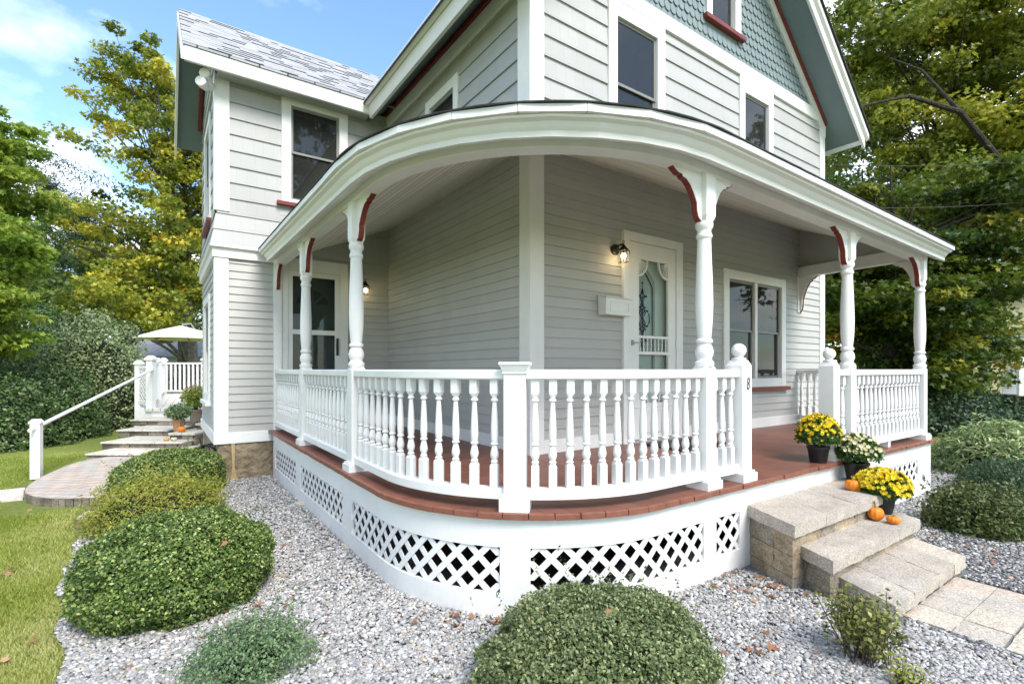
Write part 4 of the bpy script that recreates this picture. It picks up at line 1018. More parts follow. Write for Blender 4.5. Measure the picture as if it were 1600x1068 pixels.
# ================================================================== things on the house
def lantern(loc, rz, label, glow):
    t = thing('wall_lantern', label, 'wall lamp', loc, rz, 'black wall lanterns under the porch roof')
    m = MB()      # local: wall at y=0, outward -y
    for i in range(1):
        P_ = []; n = 20
        m.tube([(0, 0, 0), (0, -.02, 0), (0, -.032, 0)], [.058, .056, .03], 18)
    m.build('wall_plate', BLACK, t, smooth=True)
    a = MB(); a.tube([(0, -.02, .0), (0, -.06, .035), (0, -.10, .04), (0, -.125, .02)], [.012, .011, .011, .012], 10); a.tube([(0, -.125, .055 + .012 * math.cos(q) - .0) if 0 else (.014 * math.sin(q), -.125, .062 + .014 * math.cos(q)) for q in np.linspace(0, 6.28, 13)], .0035, 6)
    a.build('arm', BLACK, t, smooth=True)
    c = MB(); c.lathe([(.055, -.03), (.05, -.018), (.034, .0), (.02, .018), (.012, .03), (.008, .042)], (0, -.125), 20)
    for k in range(4):
        q = math.pi / 4 + k * H2; q2 = q + H2; r0, r1 = .060, .050
        p0 = (r0 * math.cos(q), -.125 + r0 * math.sin(q)); p1 = (r1 * math.cos(q), -.125 + r1 * math.sin(q)); p2 = (r0 * math.cos(q2), -.125 + r0 * math.sin(q2)); p3 = (r1 * math.cos(q2), -.125 + r1 * math.sin(q2))
        c.bar((*p0, -.03), (*p1, -.15), .006, .006); c.bar((*p0, -.03), (*p2, -.03), .006, .006); c.bar((*p1, -.15), (*p3, -.15), .006, .006)
        mid0 = ((p0[0] + p2[0]) / 2, (p0[1] + p2[1]) / 2); mid1 = ((p1[0] + p3[0]) / 2, (p1[1] + p3[1]) / 2); c.bar((*mid0, -.03), (*mid1, -.15), .004, .004)
    c.build('cage', BLACK, t)
    g = MB(); g.lathe([(.050, -.148), (.058, -.032)], (0, -.125), 4, cap=False); g.build('glass', LGLASS, t)
    b = MB(); b.sphere((0, -.125, -.085), .026, 1.15, 14); b.build('bulb', BULB, t, smooth=True)
    l = bpy.data.lights.new('lantern_light', 'POINT'); l.energy = glow; l.color = (1, .68, .36); l.shadow_soft_size = .03
    lo = bpy.data.objects.new('lantern_light', l); COL.objects.link(lo); lo.parent = t; lo.location = (0, -.125, -.11)
lantern((1.10, -.016, 2.06), 0, 'black lit wall lantern beside the white front door, above the mailbox', .8)
lantern((-.40, 3.544, 2.03), 0, 'black wall lantern to the right of the side door, half hidden by a porch post', .35)

mb_ = thing('mailbox', 'white wall mounted mailbox on the grey siding below the lantern', 'mailbox', (1.05, -.016, 1.36))
m = MB(); m.add([(-.19, 0, 0), (.19, 0, 0), (.19, -.11, .0), (-.19, -.11, 0), (-.2, 0, .2), (.2, 0, .2), (.2, -.125, .17), (-.2, -.125, .17)], [(0, 1, 2, 3), (0, 1, 5, 4), (2, 3, 7, 6), (0, 3, 7, 4), (1, 2, 6, 5), (4, 5, 6, 7)]); m.build('box', WHITE, mb_, bevel=.006)
m = MB(); m.add([(-.205, 0, .202), (.205, 0, .202), (.205, -.13, .172), (-.205, -.13, .172), (-.205, 0, .21), (.205, 0, .21), (.205, -.13, .18), (-.205, -.13, .18)], [(0, 1, 2, 3), (4, 5, 6, 7), (0, 1, 5, 4), (1, 2, 6, 5), (2, 3, 7, 6), (3, 0, 4, 7)]); m.build('lid', WHITE, mb_)
m = MB()
for a, b_ in (((-.13, -.118, .04), (.13, -.118, .04)), ((-.13, -.124, .13), (.13, -.124, .13)), ((-.13, -.118, .04), (-.13, -.124, .13)), ((.13, -.118, .04), (.13, -.124, .13))): m.bar(a, b_, .008, .008)
m.build('embossed_panel', WHITE, mb_)

fl = thing('security_light', 'white twin head security floodlight under the left eave of the wing', 'floodlight', (-2.30, 3.50, 4.32))
m = MB(); m.tube([(0, .06, .0), (-.02, 0, 0), (-.05, -.05, .02)], [.045, .045, .02], 14); m.build('base', WHITE, fl, smooth=True)
for dz, dx in ((.05, -.04), (-.06, -.08)):
    m = MB(); m.tube([(dx + .02, 0, dz), (dx - .02, -.05, dz + .01), (dx - .05, -.12, dz + .02), (dx - .055, -.13, dz + .02)], [.03, .05, .062, .055], 18); m.build('lamp_head', WHITE, fl, smooth=True)

mt = thing('door_mat', 'dark rubber door mat lying before the front door', 'doormat', (1.75, -.42, .0))
MB().box(-.42, .42, -.26, .26, .001, .014).build('mat', mat('dark_mat', (.03, .032, .036), .9, .4, 60, 1, 120), mt, bevel=.004)
m = MB()
for k in range(12): m.box(-.39, .39, -.235 + k * .04, -.215 + k * .04, .0141, .019)
m.build('ribs', BLACK, mt)

# ================================================================== STONE STEPS (right)
def rough_block(m, x0, x1, y0, y1, z0, z1, mi=0, amp=.010, top_amp=.0015, st=.035, warp=None, seed=0):
    def disp(p, n_, a):
        q = Vector((p[0] * 14 + seed, p[1] * 14, p[2] * 14)); return a * (noise.noise(q) + .6 * noise.noise(q * 2.7))
    c = Vector(((x0 + x1) / 2, (y0 + y1) / 2, (z0 + z1) / 2))
    g = .0042; x0 += g; x1 -= g; y0 += g; y1 -= g; z0 += .001; z1 -= .001
    ex = (x1 - x0) / 2, (y1 - y0) / 2, (z1 - z0) / 2
    def face(o, u, v, nrm, a):
        nu = max(2, int(u.length / st)); nv = max(2, int(v.length / st)); V_ = []
        for j in range(nv + 1):
            for i in range(nu + 1):
                p = o + u * (i / nu) + v * (j / nv)
                # same displacement field for every face so the edges stay joined
                dvec = Vector((p.x - c.x, p.y - c.y, 0)); e = Vector((0, 0, 0))
                ax = abs(dvec.x) / ex[0]; ay = abs(dvec.y) / ex[1]; az = abs(p.z - c.z) / ex[2]
                k = disp(p, nrm, amp) - amp * .5
                if ax > .999: e.x += math.copysign(k, dvec.x)
                if ay > .999: e.y += math.copysign(k, dvec.y)
                if az > .999: e.z += math.copysign(disp(p, nrm, top_amp), p.z - c.z) - (.004 if (p.z > c.z and (ax > .999 or ay > .999)) else 0)
                V_.append(p + e)
        m.add(V_, [(j * (nu + 1) + i, j * (nu + 1) + i + 1, (j + 1) * (nu + 1) + i + 1, (j + 1) * (nu + 1) + i) for j in range(nv) for i in range(nu)], mi)
    if warp: nv0 = len(m.v)
    A = Vector((x0, y0, z0)); X = Vector((x1 - x0, 0, 0)); Y = Vector((0, y1 - y0, 0)); Z = Vector((0, 0, z1 - z0))
    face(A, X, Z, 0, 0); face(A + Y, X, Z, 0, 0); face(A, Y, Z, 0, 0); face(A + X, Y, Z, 0, 0); face(A + Z, X, Y, 0, 0); face(A, X, Y, 0, 0)
    if warp: m.v[nv0:] = [warp(v) for v in m.v[nv0:]]

st = thing('stone_steps', 'three speckled stone steps of split block up to the porch opening', 'steps', (0, 0, GZ))
def stepsbuild():
    tiers = [(-.165, .40, 2.06, -1.74, -2.19), (-.33, .44, 1.90, -1.98, -2.39), (-.475, .44, 1.70, -2.30, -2.70)]
    off = Vector((0, 0, -GZ))
    for ti, (zt, x0, x1, yb, yf) in enumerate(tiers):
        def wf(v, x0=x0, yf=yf): return (v[0] + (v[1] - yf) * .5, v[1], v[2])
        # treads: slabs side by side
        n = (4, 3, 5)[ti]; cuts = sorted([x0 + (x1 - x0) * (i / n + random.uniform(-.04, .04)) for i in range(1, n)])
        xs = [x0] + cuts + [x1]
        for a, b in zip(xs[:-1], xs[1:]):
            mm = MB(); rough_block(mm, a, b, yf, yb + .03, zt - .085 - GZ, zt - GZ + random.uniform(-.002, .002), 0, .010, .0015, .03, seed=random.random() * 50, warp=wf)
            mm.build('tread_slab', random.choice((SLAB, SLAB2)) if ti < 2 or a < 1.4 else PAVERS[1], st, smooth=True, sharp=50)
        # risers: split blocks
        zlo = GZ - .02; zz = zt - .085; course = 0
        while zz > zlo + .02:
            zb = max(zlo, zz - .135); x = x0 + .03
            while x < x1 - .06:
                wd = random.uniform(.22, .42) if course else random.uniform(.14, .36); xb = min(x + wd, x1 - .03)
                if x1 - .03 - xb < .08: xb = x1 - .03
                mm = MB(); rough_block(mm, x, xb, yf + .035, yf + .20, zb - GZ, zz - GZ, 0, .014, .002, .025, seed=random.random() * 50, warp=wf)
                if ti == 2 or zz > tiers[min(ti + 1, 2)][0] - .02 or True:
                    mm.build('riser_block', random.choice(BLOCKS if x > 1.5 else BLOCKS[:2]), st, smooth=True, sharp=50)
                x = xb
            # side face (left cheek)
            y = yf + .20
            while y < yb - .02:
                yb2 = min(y + random.uniform(.25, .45), yb + .02); mm = MB(); rough_block(mm, x0 + .03, x0 + .22, y, yb2, zb - GZ, zz - GZ, 0, .014, .002, .025, seed=random.random() * 50, warp=wf)
                mm.build('cheek_block', random.choice(BLOCKS[:2]), st, smooth=True, sharp=50)
                y = yb2
            zz = zb; course += 1
        mm = MB(); mm.box(x0 + .35, x1 - .03, yf + .19, yb, .0, zt - .09 - GZ); mm.build('step_fill', BLOCKS[2], st)
        mm = MB(); zz = zt - .085; 
        while zz > zlo + .02:
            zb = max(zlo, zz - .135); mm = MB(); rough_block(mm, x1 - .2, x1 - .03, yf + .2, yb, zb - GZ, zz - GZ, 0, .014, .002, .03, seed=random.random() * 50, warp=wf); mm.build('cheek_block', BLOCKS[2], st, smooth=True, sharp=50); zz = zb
stepsbuild()

# walkway of pavers then a big slab
m = MB(); x0, x1, y = .62, 1.56, -2.68
for row in range(2):
    x = x0
    while x < x1 - .02:
        wd = (.33, .22, .25, .2)[random.randrange(4)]; xb = min(x + wd, x1)
        if x1 - xb < .08: xb = x1
        dpt = .21 if row == 0 else .20
        rough_block(m, x, xb, y - dpt, y, GZ - .03, GZ + .012 + random.uniform(-.002, .002), random.randrange(3), .004, .001, .05, seed=random.random() * 50); x = xb
    y -= .21
rough_block(m, x0, x1, y - 1.15, y, GZ - .03, GZ + .014, 1, .004, .001, .05); rough_block(m, x0, x1, y - 2.4, y - 1.15, GZ - .03, GZ + .012, 0, .004, .001, .05)
tag(m.build('walkway', PAVERS, smooth=True, sharp=50), kind='structure')

# flagstones half sunk beside the skirt
for i, (px, d, r, lb) in enumerate(((1085, 3.35, .10, 'flat tan stone sunk in the gravel near the porch steps'), (548, 4.05, .075, 'flat tan stone sunk in gravel at the left foot of the lattice skirt'), (470, 5.2, .06, 'small flat tan stone in gravel farther along the left skirt'))):
    x, y, _ = at(px, d); m = MB(); n = 14
    m.lathe([(r * 1.02, -.02), (r, .012), (r * .9, .02), (r * .4, .022)], (0, 0), n, rib=lambda a: 1 + .18 * math.sin(2 * a + i) + .08 * math.sin(5 * a))
    o = m.build('flat_stone', PAVERS[1], None, loc=(x, y, GZ), rz=i); o.scale = (1.5, .8, 1); tag(o, lb, 'stone', 'flat stones in the gravel')

# ================================================================== plants
def dome_pts(n, a, b, h, seed, rough=.06, power=2.3, thick=.06, low=-.08):
    """points near the surface of a lumpy dome + outward normals"""
    th = rng.uniform(0, 2 * np.pi, n); u = rng.uniform(low, 1, n); c = np.sqrt(np.clip(1 - u * u, 0, 1))
    d = np.stack([np.cos(th) * c, np.sin(th) * c, u], 1)
    k = (np.abs(d) ** power).sum(1) ** (-1 / power)
    lump = np.array([noise.noise(Vector((q[0] * 2.3 + seed, q[1] * 2.3, q[2] * 2.3))) + .5 * noise.noise(Vector((q[0] * 6 + seed, q[1] * 6, q[2] * 6))) for q in d])
    r = k * (1 + rough * lump) * (1 - thick * rng.random(n) ** 1.5)
    P = d * r[:, None] * np.array([a, b, h]); nr = d / np.array([a, b, h]); nr /= np.linalg.norm(nr, axis=1)[:, None]
    return P, nr, lump
def shrub(label, loc, a, b, h, n, size, mat_, seed, name='clipped_shrub', cat='shrub', group=None, shape=SH_OVAL, rough=.06, thick=.07, jit=.75, rz=0, core_k=.84, tint_mu=.42, tint_s=.2, corem=None, power=2.3, lift=.0, low=-.1, sprigs=0):
    t = thing(name, label, cat, loc, rz, group)
    P, nr, lump = dome_pts(n, a, b, h * 1, seed, rough, power, thick, low)
    P[:, 2] += lift
    if sprigs:
        # loose shoots standing out of the outline
        k = sprigs * 16; idx = rng.integers(0, n, sprigs); pick = rng.integers(0, sprigs, k); tt = rng.random(k)
        dirs = nr[idx] * 1.0 + rng.normal(0, .35, (sprigs, 3)) + np.array([0, 0, .4]); ln = rng.uniform(.04, .14, sprigs)
        P2 = P[idx][pick] + dirs[pick] * (ln[pick] * tt)[:, None]; P = np.vstack([P, P2]); nr = np.vstack([nr, nr[idx][pick]]); lump = np.concatenate([lump, lump[idx][pick]])
    tint = tint_mu + rng.normal(0, tint_s, len(P)) + lump * .12
    leaves('foliage', P, size, shape, mat_, tint, t, nrm=nr * .8, up=.25, jit=jit)
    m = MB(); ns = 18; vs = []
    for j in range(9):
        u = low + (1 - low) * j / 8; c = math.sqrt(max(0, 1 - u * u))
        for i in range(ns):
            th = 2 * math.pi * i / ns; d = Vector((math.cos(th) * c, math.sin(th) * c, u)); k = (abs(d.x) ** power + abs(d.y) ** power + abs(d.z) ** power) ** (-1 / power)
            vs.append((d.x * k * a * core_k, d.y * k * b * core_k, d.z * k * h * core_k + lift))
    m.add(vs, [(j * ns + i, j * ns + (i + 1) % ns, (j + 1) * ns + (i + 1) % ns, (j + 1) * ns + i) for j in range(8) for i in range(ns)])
    m.build('dark_core', corem or mat_core, t, smooth=True)  # closed dark dome added inside the leaves so the shrub is not see-through
    s = MB()
    for k in range(5):
        an = k * 1.3; s.tube([(0, 0, -.01), (math.cos(an) * a * .25, math.sin(an) * b * .25, h * .25), (math.cos(an) * a * .5, math.sin(an) * b * .5, h * .6 + lift)], [.012, .01, .004], 6)
    s.build('stem', BARKD, t, smooth=True)
    return t
mat_core = mat('dark_shrub_core', (.022, .030, .012), .95, .6, 30, 1, 90, bdist=.03)
SG = 'shrubs in the gravel bed'
def L3(px, d): x, y, _ = at(px, d); return (x, y, GZ)
shrub('large rounded boxwood in the left gravel bed, nearest the lawn edge', L3(279, 3.04), .505, .47, .32, 48000, .019, LF_BOX, 3, group=SG, lift=.20, low=-.62, rough=.12, rz=.4, thick=.15, tint_mu=.52, tint_s=.27, sprigs=60)
shrub('rounded boxwood farther back beside the house corner and stone foundation', L3(268, 5.75), .54, .50, .30, 27000, .024, LF_BOX, 11, group=SG, lift=.18, low=-.62, rough=.11, thick=.15, tint_mu=.52, tint_s=.27, sprigs=30)
shrub('loose yellow green spirea between the two rounded boxwoods', L3(250, 4.45), .50, .38, .30, 16000, .026, LF_YEL, 17, group=SG, lift=.12, low=-.4, shape=SH_LONG, rough=.16, thick=.25, jit=.9, sprigs=400, tint_mu=.6, name='spirea_shrub')
shrub('grey green holly mound in front of the curved lattice skirt', L3(935, 2.30), .56, .44, .245, 50000, .017, LF_BOX2, 23, group=SG, lift=.085, low=-.4, rough=.17, sprigs=80, thick=.18, tint_mu=.56, tint_s=.24, name='holly_shrub')
shrub('small soft green shrub at the bottom edge of the photo between boxwood and porch', L3(392, 2.34), .27, .22, .23, 9000, .014, LF_LOW, 29, group=SG, rough=.22, thick=.45, sprigs=120, core_k=.5, tint_mu=.5, tint_s=.24, name='low_shrub')
shrub('dark low juniper like shrub in gravel at the right edge behind the azalea', L3(1580, 5.7), .62, .45, .36, 17000, .02, LF_DARK, 31, group=SG, rough=.12, thick=.2, sprigs=150, name='low_shrub', tint_mu=.6)
shrub('leafy dark azalea in the gravel right of the steps', L3(1525, 4.4), .37, .34, .38, 9500, .030, LF_RED, 37, group=SG, rough=.16, thick=.3, sprigs=140, name='azalea_shrub', jit=.9, tint_mu=.4, core_k=.72)
shrub('tall variegated shrub with long drooping pale leaves beyond the right gravel', L3(1565, 6.9), .90, .7, .64, 8500, .085, LF_VAR, 41, group=SG, rough=.18, thick=.35, sprigs=120, shape=SH_LONG, name='variegated_shrub', jit=.6, tint_mu=.5, tint_s=.25, core_k=.78)
# open azalea by the walkway: visible twigs with leaf rosettes
def open_shrub(label, loc, h, w, nst, size, mat_, seed, per=14):
    rnd = random.Random(seed); t = thing('azalea_shrub', label, 'shrub', loc, 0, SG); tw = MB(); P = []; T = []
    for k in range(nst):
        a = rnd.uniform(0, 6.28); r = rnd.uniform(.1, 1) * w; top = Vector((math.cos(a) * r, math.sin(a) * r, h * rnd.uniform(.35, 1)))
        a2 = a + rnd.uniform(-.9, .9); b = Vector((math.cos(a2) * r * rnd.uniform(.2, .8), math.sin(a2) * r * rnd.uniform(.2, .8), 0)); mid = b.lerp(top, .55) + Vector((rnd.uniform(-.03, .03), rnd.uniform(-.03, .03), .02))
        tw.tube([b, mid, top], [.0032, .0024, .0014], 5)
        for q in range(per):
            f = rnd.random() ** .5; p = (mid if f < .4 else mid.lerp(top, (f - .4) / .6)) + Vector([rnd.gauss(0, .02) for _ in range(3)]); P.append(p[:]); T.append(rnd.gauss(.5, .25))
    tw.build('stem', BARK, t, smooth=True); leaves('foliage', np.array(P), size, SH_OVAL, mat_, np.array(T), t, up=.8, jit=.7)
LF_OPEN = leafmat('olive_azalea_leaves', [(0, (.06, .09, .02)), (.6, (.20, .22, .05)), (1, (.38, .34, .10))], .2)
open_shrub('sparse twiggy azalea with olive leaves in front of the lowest step', L3(1345, 2.42), .33, .19, 60, .024, LF_OPEN, 5, 30)
open_shrub('small tuft of yellow green seedlings at the bottom edge near the walkway', L3(1412, 2.20), .12, .10, 26, .02, LF_YEL, 9, 8)

# potted mums
def mum(label, loc, r, h, potr, poth, fm, seed, nf, fs=.017):
    rnd = np.random.default_rng(seed); t = thing('potted_chrysanthemum', label, 'potted plant', loc, 0, 'potted mums on the porch steps')
    m = MB(); m.lathe([(potr * .76, 0), (potr * .98, poth - .02), (potr * 1.06, poth - .02), (potr * 1.06, poth), (potr * .95, poth), (potr * .9, poth - .02)], n=28); m.build('pot', POT, t, smooth=True, sharp=30)
    n = 3600; u = rnd.uniform(-.35, 1, n); th = rnd.uniform(0, 6.28, n); c = np.sqrt(1 - u * u); d = np.stack([np.cos(th) * c, np.sin(th) * c, u], 1)
    rr = rnd.uniform(.55, 1, n) ** .5; P = d * rr[:, None] * np.array([r, r, h * .62]); P[:, 2] += poth + h * .33
    leaves('foliage', P, .03, SH_OVAL, LF_MUM, rnd.normal(.5, .25, n), t, nrm=d * .6, up=.4, jit=.7)
    k = nf; u = rnd.uniform(.05, 1, k) ** .8; u[: int(k * .12)] = rnd.uniform(-.25, .2, int(k * .12)); th = rnd.uniform(0, 6.28, k); c = np.sqrt(1 - u * u); d = np.stack([np.cos(th) * c, np.sin(th) * c, u], 1)
    C = d * np.array([r, r, h * .62]) * rnd.uniform(.97, 1.07, k)[:, None]; C[:, 2] += poth + h * .33
    # petals: each flower 11 petals around its normal in two tiers
    np_ = 14; Pp = np.repeat(C, np_, 0); nn = d + rnd.normal(0, .25, (k, 3)); nn /= np.linalg.norm(nn, axis=1)[:, None]
    a = np.cross(nn, [0.1, .2, 1]); a /= np.linalg.norm(a, axis=1)[:, None]; b = np.cross(nn, a); A = np.tile(np.arange(np_) * 6.283 / np_ * 2.0, k)
    dirs = np.repeat(a, np_, 0) * np.cos(A)[:, None] + np.repeat(b, np_, 0) * np.sin(A)[:, None] + np.repeat(nn, np_, 0) * np.tile(np.where(np.arange(np_) < 7, .2, .8), k)[:, None]
    nrmv = np.repeat(nn, np_, 0); side = np.cross(dirs, nrmv); side /= np.linalg.norm(side, axis=1)[:, None]; s = np.repeat(fs * rnd.uniform(.6, 1.15, k), np_)[:, None]
    V = np.stack([Pp, Pp + s * (dirs * .55 + side * .24), Pp + s * dirs, Pp + s * (dirs * .55 - side * .24)], 1)
    tint = np.repeat(np.clip(rnd.normal(.6, .3, k), 0, 1), np_ * 4)
    fast('flowers', V.reshape(-1, 3), np.arange(len(Pp) * 4).reshape(-1, 4), fm, t, tint)
    s_ = MB()
    for q in range(9):
        an = q * .7; s_.tube([(0, 0, poth - .03), (math.cos(an) * r * .3, math.sin(an) * r * .3, poth + h * .3), (math.cos(an) * r * .6, math.sin(an) * r * .6, poth + h * .6)], [.006, .005, .002], 5)
    s_.build('stem', LF_MUM, t)
    m = MB(); m.lathe([(.001, poth - .021), (potr * .9, poth - .021)], n=20, cap=False); m.build('soil', SOIL, t)
    return t
def wpl(px, py, z):
    d = (0.8 - z) * F / (py - 577); x, y, _ = at(px, d); return (x, y, z)
mum('yellow potted chrysanthemum standing on the red porch floor beside the right newel', (1.83, -1.70, 0.001), .162, .28, .085, .14, LF_FLY, 1, 230, .019)
t2 = mum('pale cream potted chrysanthemum at the right end of the top stone step', wpl(1338, 750, -.165), .178, .25, .095, .16, LF_FLP, 2, 170, .019)
mum('bright yellow potted chrysanthemum with two pumpkins on the second stone step', wpl(1379, 800, -.331), .180, .22, .085, .13, LF_FLY, 3, 420, .020)
def pumpkin(label, loc, r, sq, mt_, stem=.03, seed=0, group='small pumpkins and gourds on the steps', name='pumpkin'):
    t = thing(name, label, name, loc, seed, group); m = MB(); n = 48; pf_ = []
    for i in range(15):
        a = math.pi * i / 14; pf_.append((max(r * math.sin(a) ** .8, .0008), r * sq * (1 - math.cos(a)) - r * .18 * sq * (math.exp(-(((14 - i) / 2.2) ** 2)))))
    m.lathe(pf_, n=n, rib=lambda a: 1 - .075 * abs(math.cos(a * 5.5 if 0 else a * 5)) ** 6 ); m.build('skin', mt_, t, smooth=True, sharp=80)
    s = MB(); zt = 2 * r * sq * .88; s.tube([(0, 0, zt - .012), (.002, 0, zt + stem * .5), (.008, .004, zt + stem)], [r * .18, r * .1, r * .12], 7); s.build('stem', STEMM, t, smooth=True)
pumpkin('small orange pumpkin on the top stone step before the cream mum', wpl(1332, 766, -.168), .056, .82, ORANGE, .035, 1)
pumpkin('taller orange pumpkin with a long stem on the second stone step', wpl(1368, 812, -.333), .055, .95, ORANGE, .05, 2)
pumpkin('smallest flat orange pumpkin at the right edge of the second stone step', wpl(1396, 818, -.333), .045, .68, ORANGE, .016, 3)

# ================================================================== LEFT: patio, steps, deck
tp = [(-3.45, 2.12), (-3.30, 2.75), (-3.38, 2.98), (-3.62, 3.12), (-3.86, 3.35), (-4.03, 3.75), (-4.06, 4.3), (-3.98, 5.0), (-3.7, 5.9), (-2.9, 6.2), (-2.45, 5.6), (-2.5, 4.6), (-2.75, 3.6), (-3.02, 2.6), (-3.2, 2.2)]
def smooth_poly(p, k=4):
    o = []; n = len(p)
    for i in range(n):
        a, b, c, d = [Vector(p[(i + j) % n]) for j in (-1, 0, 1, 2)]
        for q in range(k):
            t = q / k; o.append(tuple(.5 * ((2 * b) + (c - a) * t + (2 * a - 5 * b + 4 * c - d) * t * t + (3 * b - a - 3 * c + d) * t ** 3)))
    return o
def pavmat():
    def ex(m, t, n, l, P, co, r):
        mp = n.new('ShaderNodeMapping'); mp.inputs['Rotation'].default_value = (0, 0, rad(38)); l(co.outputs['Object'], mp.inputs[0])
        bt = n.new('ShaderNodeTexBrick'); l(mp.outputs[0], bt.inputs[0]); bt.inputs['Scale'].default_value = 1; bt.inputs['Brick Width'].default_value = .21; bt.inputs['Row Height'].default_value = .13
        bt.inputs['Mortar Size'].default_value = .005; bt.inputs['Color1'].default_value = (.56, .44, .36, 1); bt.inputs['Color2'].default_value = (.48, .46, .42, 1); bt.inputs['Mortar'].default_value = (.16, .15, .12, 1)
        mm = n.new('ShaderNodeMix'); mm.data_type = 'RGBA'; mm.blend_type = 'MULTIPLY'; mm.inputs[0].default_value = .8; l(bt.outputs[0], mm.inputs[6]); l(r.outputs[0], mm.inputs[7]); l(mm.outputs[2], P.inputs['Base Color'])
    return mat('patio_pavers', (1, 1, 1), .85, .3, 6, extra=ex)
PATIO = pavmat()
sp_ = smooth_poly(tp); m = MB(); k = len(sp_); cxp = sum(p[0] for p in sp_) / k; cyp = sum(p[1] for p in sp_) / k
m.add([(x, y, GZ + .075) for x, y in sp_], [tuple(range(k))]); 
o = m.build('patio', PATIO); tag(o, kind='structure')
m = MB()
for i in range(k):
    a, b = Vector(sp_[i]), Vector(sp_[(i + 1) % k]); c = Vector((cxp, cyp))
    if (b - a).length < .01: continue
    ia, ib = a + (c - a).normalized() * .05, b + (c - b).normalized() * .05; e = (b - a).normalized() * .003; j = random.uniform(-.004, .004)
    oa, ob = a - (c - a).normalized() * (.012 + j), b - (c - b).normalized() * (.012 + j)
    m.hexa([(oa.x + e.x, oa.y + e.y, GZ - .02), (ob.x - e.x, ob.y - e.y, GZ - .02), (ib.x - e.x, ib.y - e.y, GZ - .02), (ia.x + e.x, ia.y + e.y, GZ - .02), (oa.x + e.x, oa.y + e.y, GZ + .072), (ob.x - e.x, ob.y - e.y, GZ + .072), (ib.x - e.x, ib.y - e.y, GZ + .072), (ia.x + e.x, ia.y + e.y, GZ + .072)], 1)
tag(m.build('patio_edging', [DTOP, DSTONE], bevel=.006), kind='structure')
m = MB(); rough_block(m, -5.9, -5.0, 3.6, 4.3, GZ - .03, GZ + .012, 0, .006, .001, .06); rough_block(m, -5.0, -4.05, 3.75, 4.42, GZ - .03, GZ + .014, 0, .006, .001, .06); rough_block(m, -7.4, -5.9, 3.35, 4.1, GZ - .03, GZ + .012, 0, .006, .001, .06)
tag(m.build('path', [DTOP], smooth=True, sharp=50), kind='structure')

LR = -HEAD        # frame facing the photographer
ls = thing('stone_steps', 'grey stacked stone steps climbing from the paver patio to the back deck', 'steps', (0, 0, GZ))
def lstep(pl, pr_, d, zt, thick=.05, dep=1.2, zlo=None):
    """one tier: front edge from column pl to pr_ at distance d"""
    A = Vector(at(pl, d)); B_ = Vector(at(pr_, d)); u = (B_ - A); wd = u.length; u.normalize(); v = Vector(VX)
    n = max(2, int(wd / .35)); 
    def loc(a, b, z): q = A + u * a + v * b; return (q.x, q.y, z - GZ)
    x = 0
    for i in range(n):
        a, b = wd * i / n, wd * (i + 1) / n
        mm = MB(); mm.hexa([loc(a + .004, -.03, zt - thick), loc(b - .004, -.03, zt - thick), loc(b - .004, dep, zt - thick), loc(a + .004, dep, zt - thick), loc(a + .004, -.03, zt), loc(b - .004, -.03, zt), loc(b - .004, dep, zt), loc(a + .004, dep, zt)])
        mm.build('tread_slab', DTOP, ls, bevel=.008)
    zz = zt - thick; zlo = zlo if zlo is not None else zt - .15
    while zz > zlo + .01:
        zb = max(zlo, zz - .075); a = .0
        while a < wd - .02:
            b = min(a + random.uniform(.18, .34), wd); j = random.uniform(-.012, .012)
            mm = MB(); mm.hexa([loc(a + .005, j, zb), loc(b - .005, j, zb), loc(b - .005, .25, zb), loc(a + .005, .25, zb), loc(a + .005, j, zz), loc(b - .005, j, zz), loc(b - .005, .25, zz), loc(a + .005, .25, zz)])
            mm.build('riser_block', random.choice((DSTONE, BLOCKS[2], BLOCKS[0])), ls, bevel=.01); a = b
        zz = zb
lstep(134, 262, 7.67, -.48, zlo=-.62, dep=.8, thick=.03); lstep(158, 286, 8.2, -.38, zlo=-.50, dep=.9, thick=.03); lstep(183, 264, 8.94, -.27, zlo=-.40, dep=.9, thick=.03); lstep(204, 332, 9.66, -.16, zlo=-.28, dep=.8, thick=.03)
lstep(264, 306, 8.5, -.27, zlo=-.62, dep=.9, thick=.04); lstep(306, 332, 9.0, -.16, zlo=-.62, dep=.7, thick=.04)
# deck
def WP(px, d, z): x, y, _ = at(px, d); return (x, y, z)
dk = thing('wooden_deck', 'white back deck with picket railing above the left stone steps', 'deck', (0, 0, GZ))
def DP(px, d, z): x, y, _ = at(px, d); return (x, y, z - GZ)
DECKM = mat('pale_deck_boards', (.66, .62, .56), .6, .15, 6)
m = MB(); nb = 9
for i in range(nb):
    a, b = 226 + (338 - 226) * i / nb, 226 + (338 - 226) * (i + 1) / nb; a2, b2 = 249 + (345 - 249) * i / nb, 249 + (345 - 249) * (i + 1) / nb
    m.hexa([DP(a + .4, 10.2, -.05), DP(b - .4, 10.2, -.05), DP(b2 - .2, 15.9, .0), DP(a2 + .2, 15.9, .0), DP(a + .4, 10.2, .0), DP(b - .4, 10.2, .0), DP(b2 - .2, 15.9, .05), DP(a2 + .2, 15.9, .05)])
m.build('deck_boards', DECKM, dk)
m = MB(); m.hexa([DP(226, 10.25, -.3), DP(338, 10.25, -.3), DP(338, 10.35, -.3), DP(226, 10.35, -.3), DP(226, 10.25, -.051), DP(338, 10.25, -.051), DP(338, 10.35, -.051), DP(226, 10.35, -.051)]); m.build('deck_fascia', WHITE, dk)
m = MB(); m.hexa([DP(212, 10.6, -.34), DP(226, 10.6, -.34), DP(249, 15.9, -.3), DP(243, 15.9, -.3), DP(212, 10.6, .0), DP(226, 10.6, .0), DP(249, 15.9, .02), DP(243, 15.9, .02)]); m.build('deck_side', WHITE, dk)
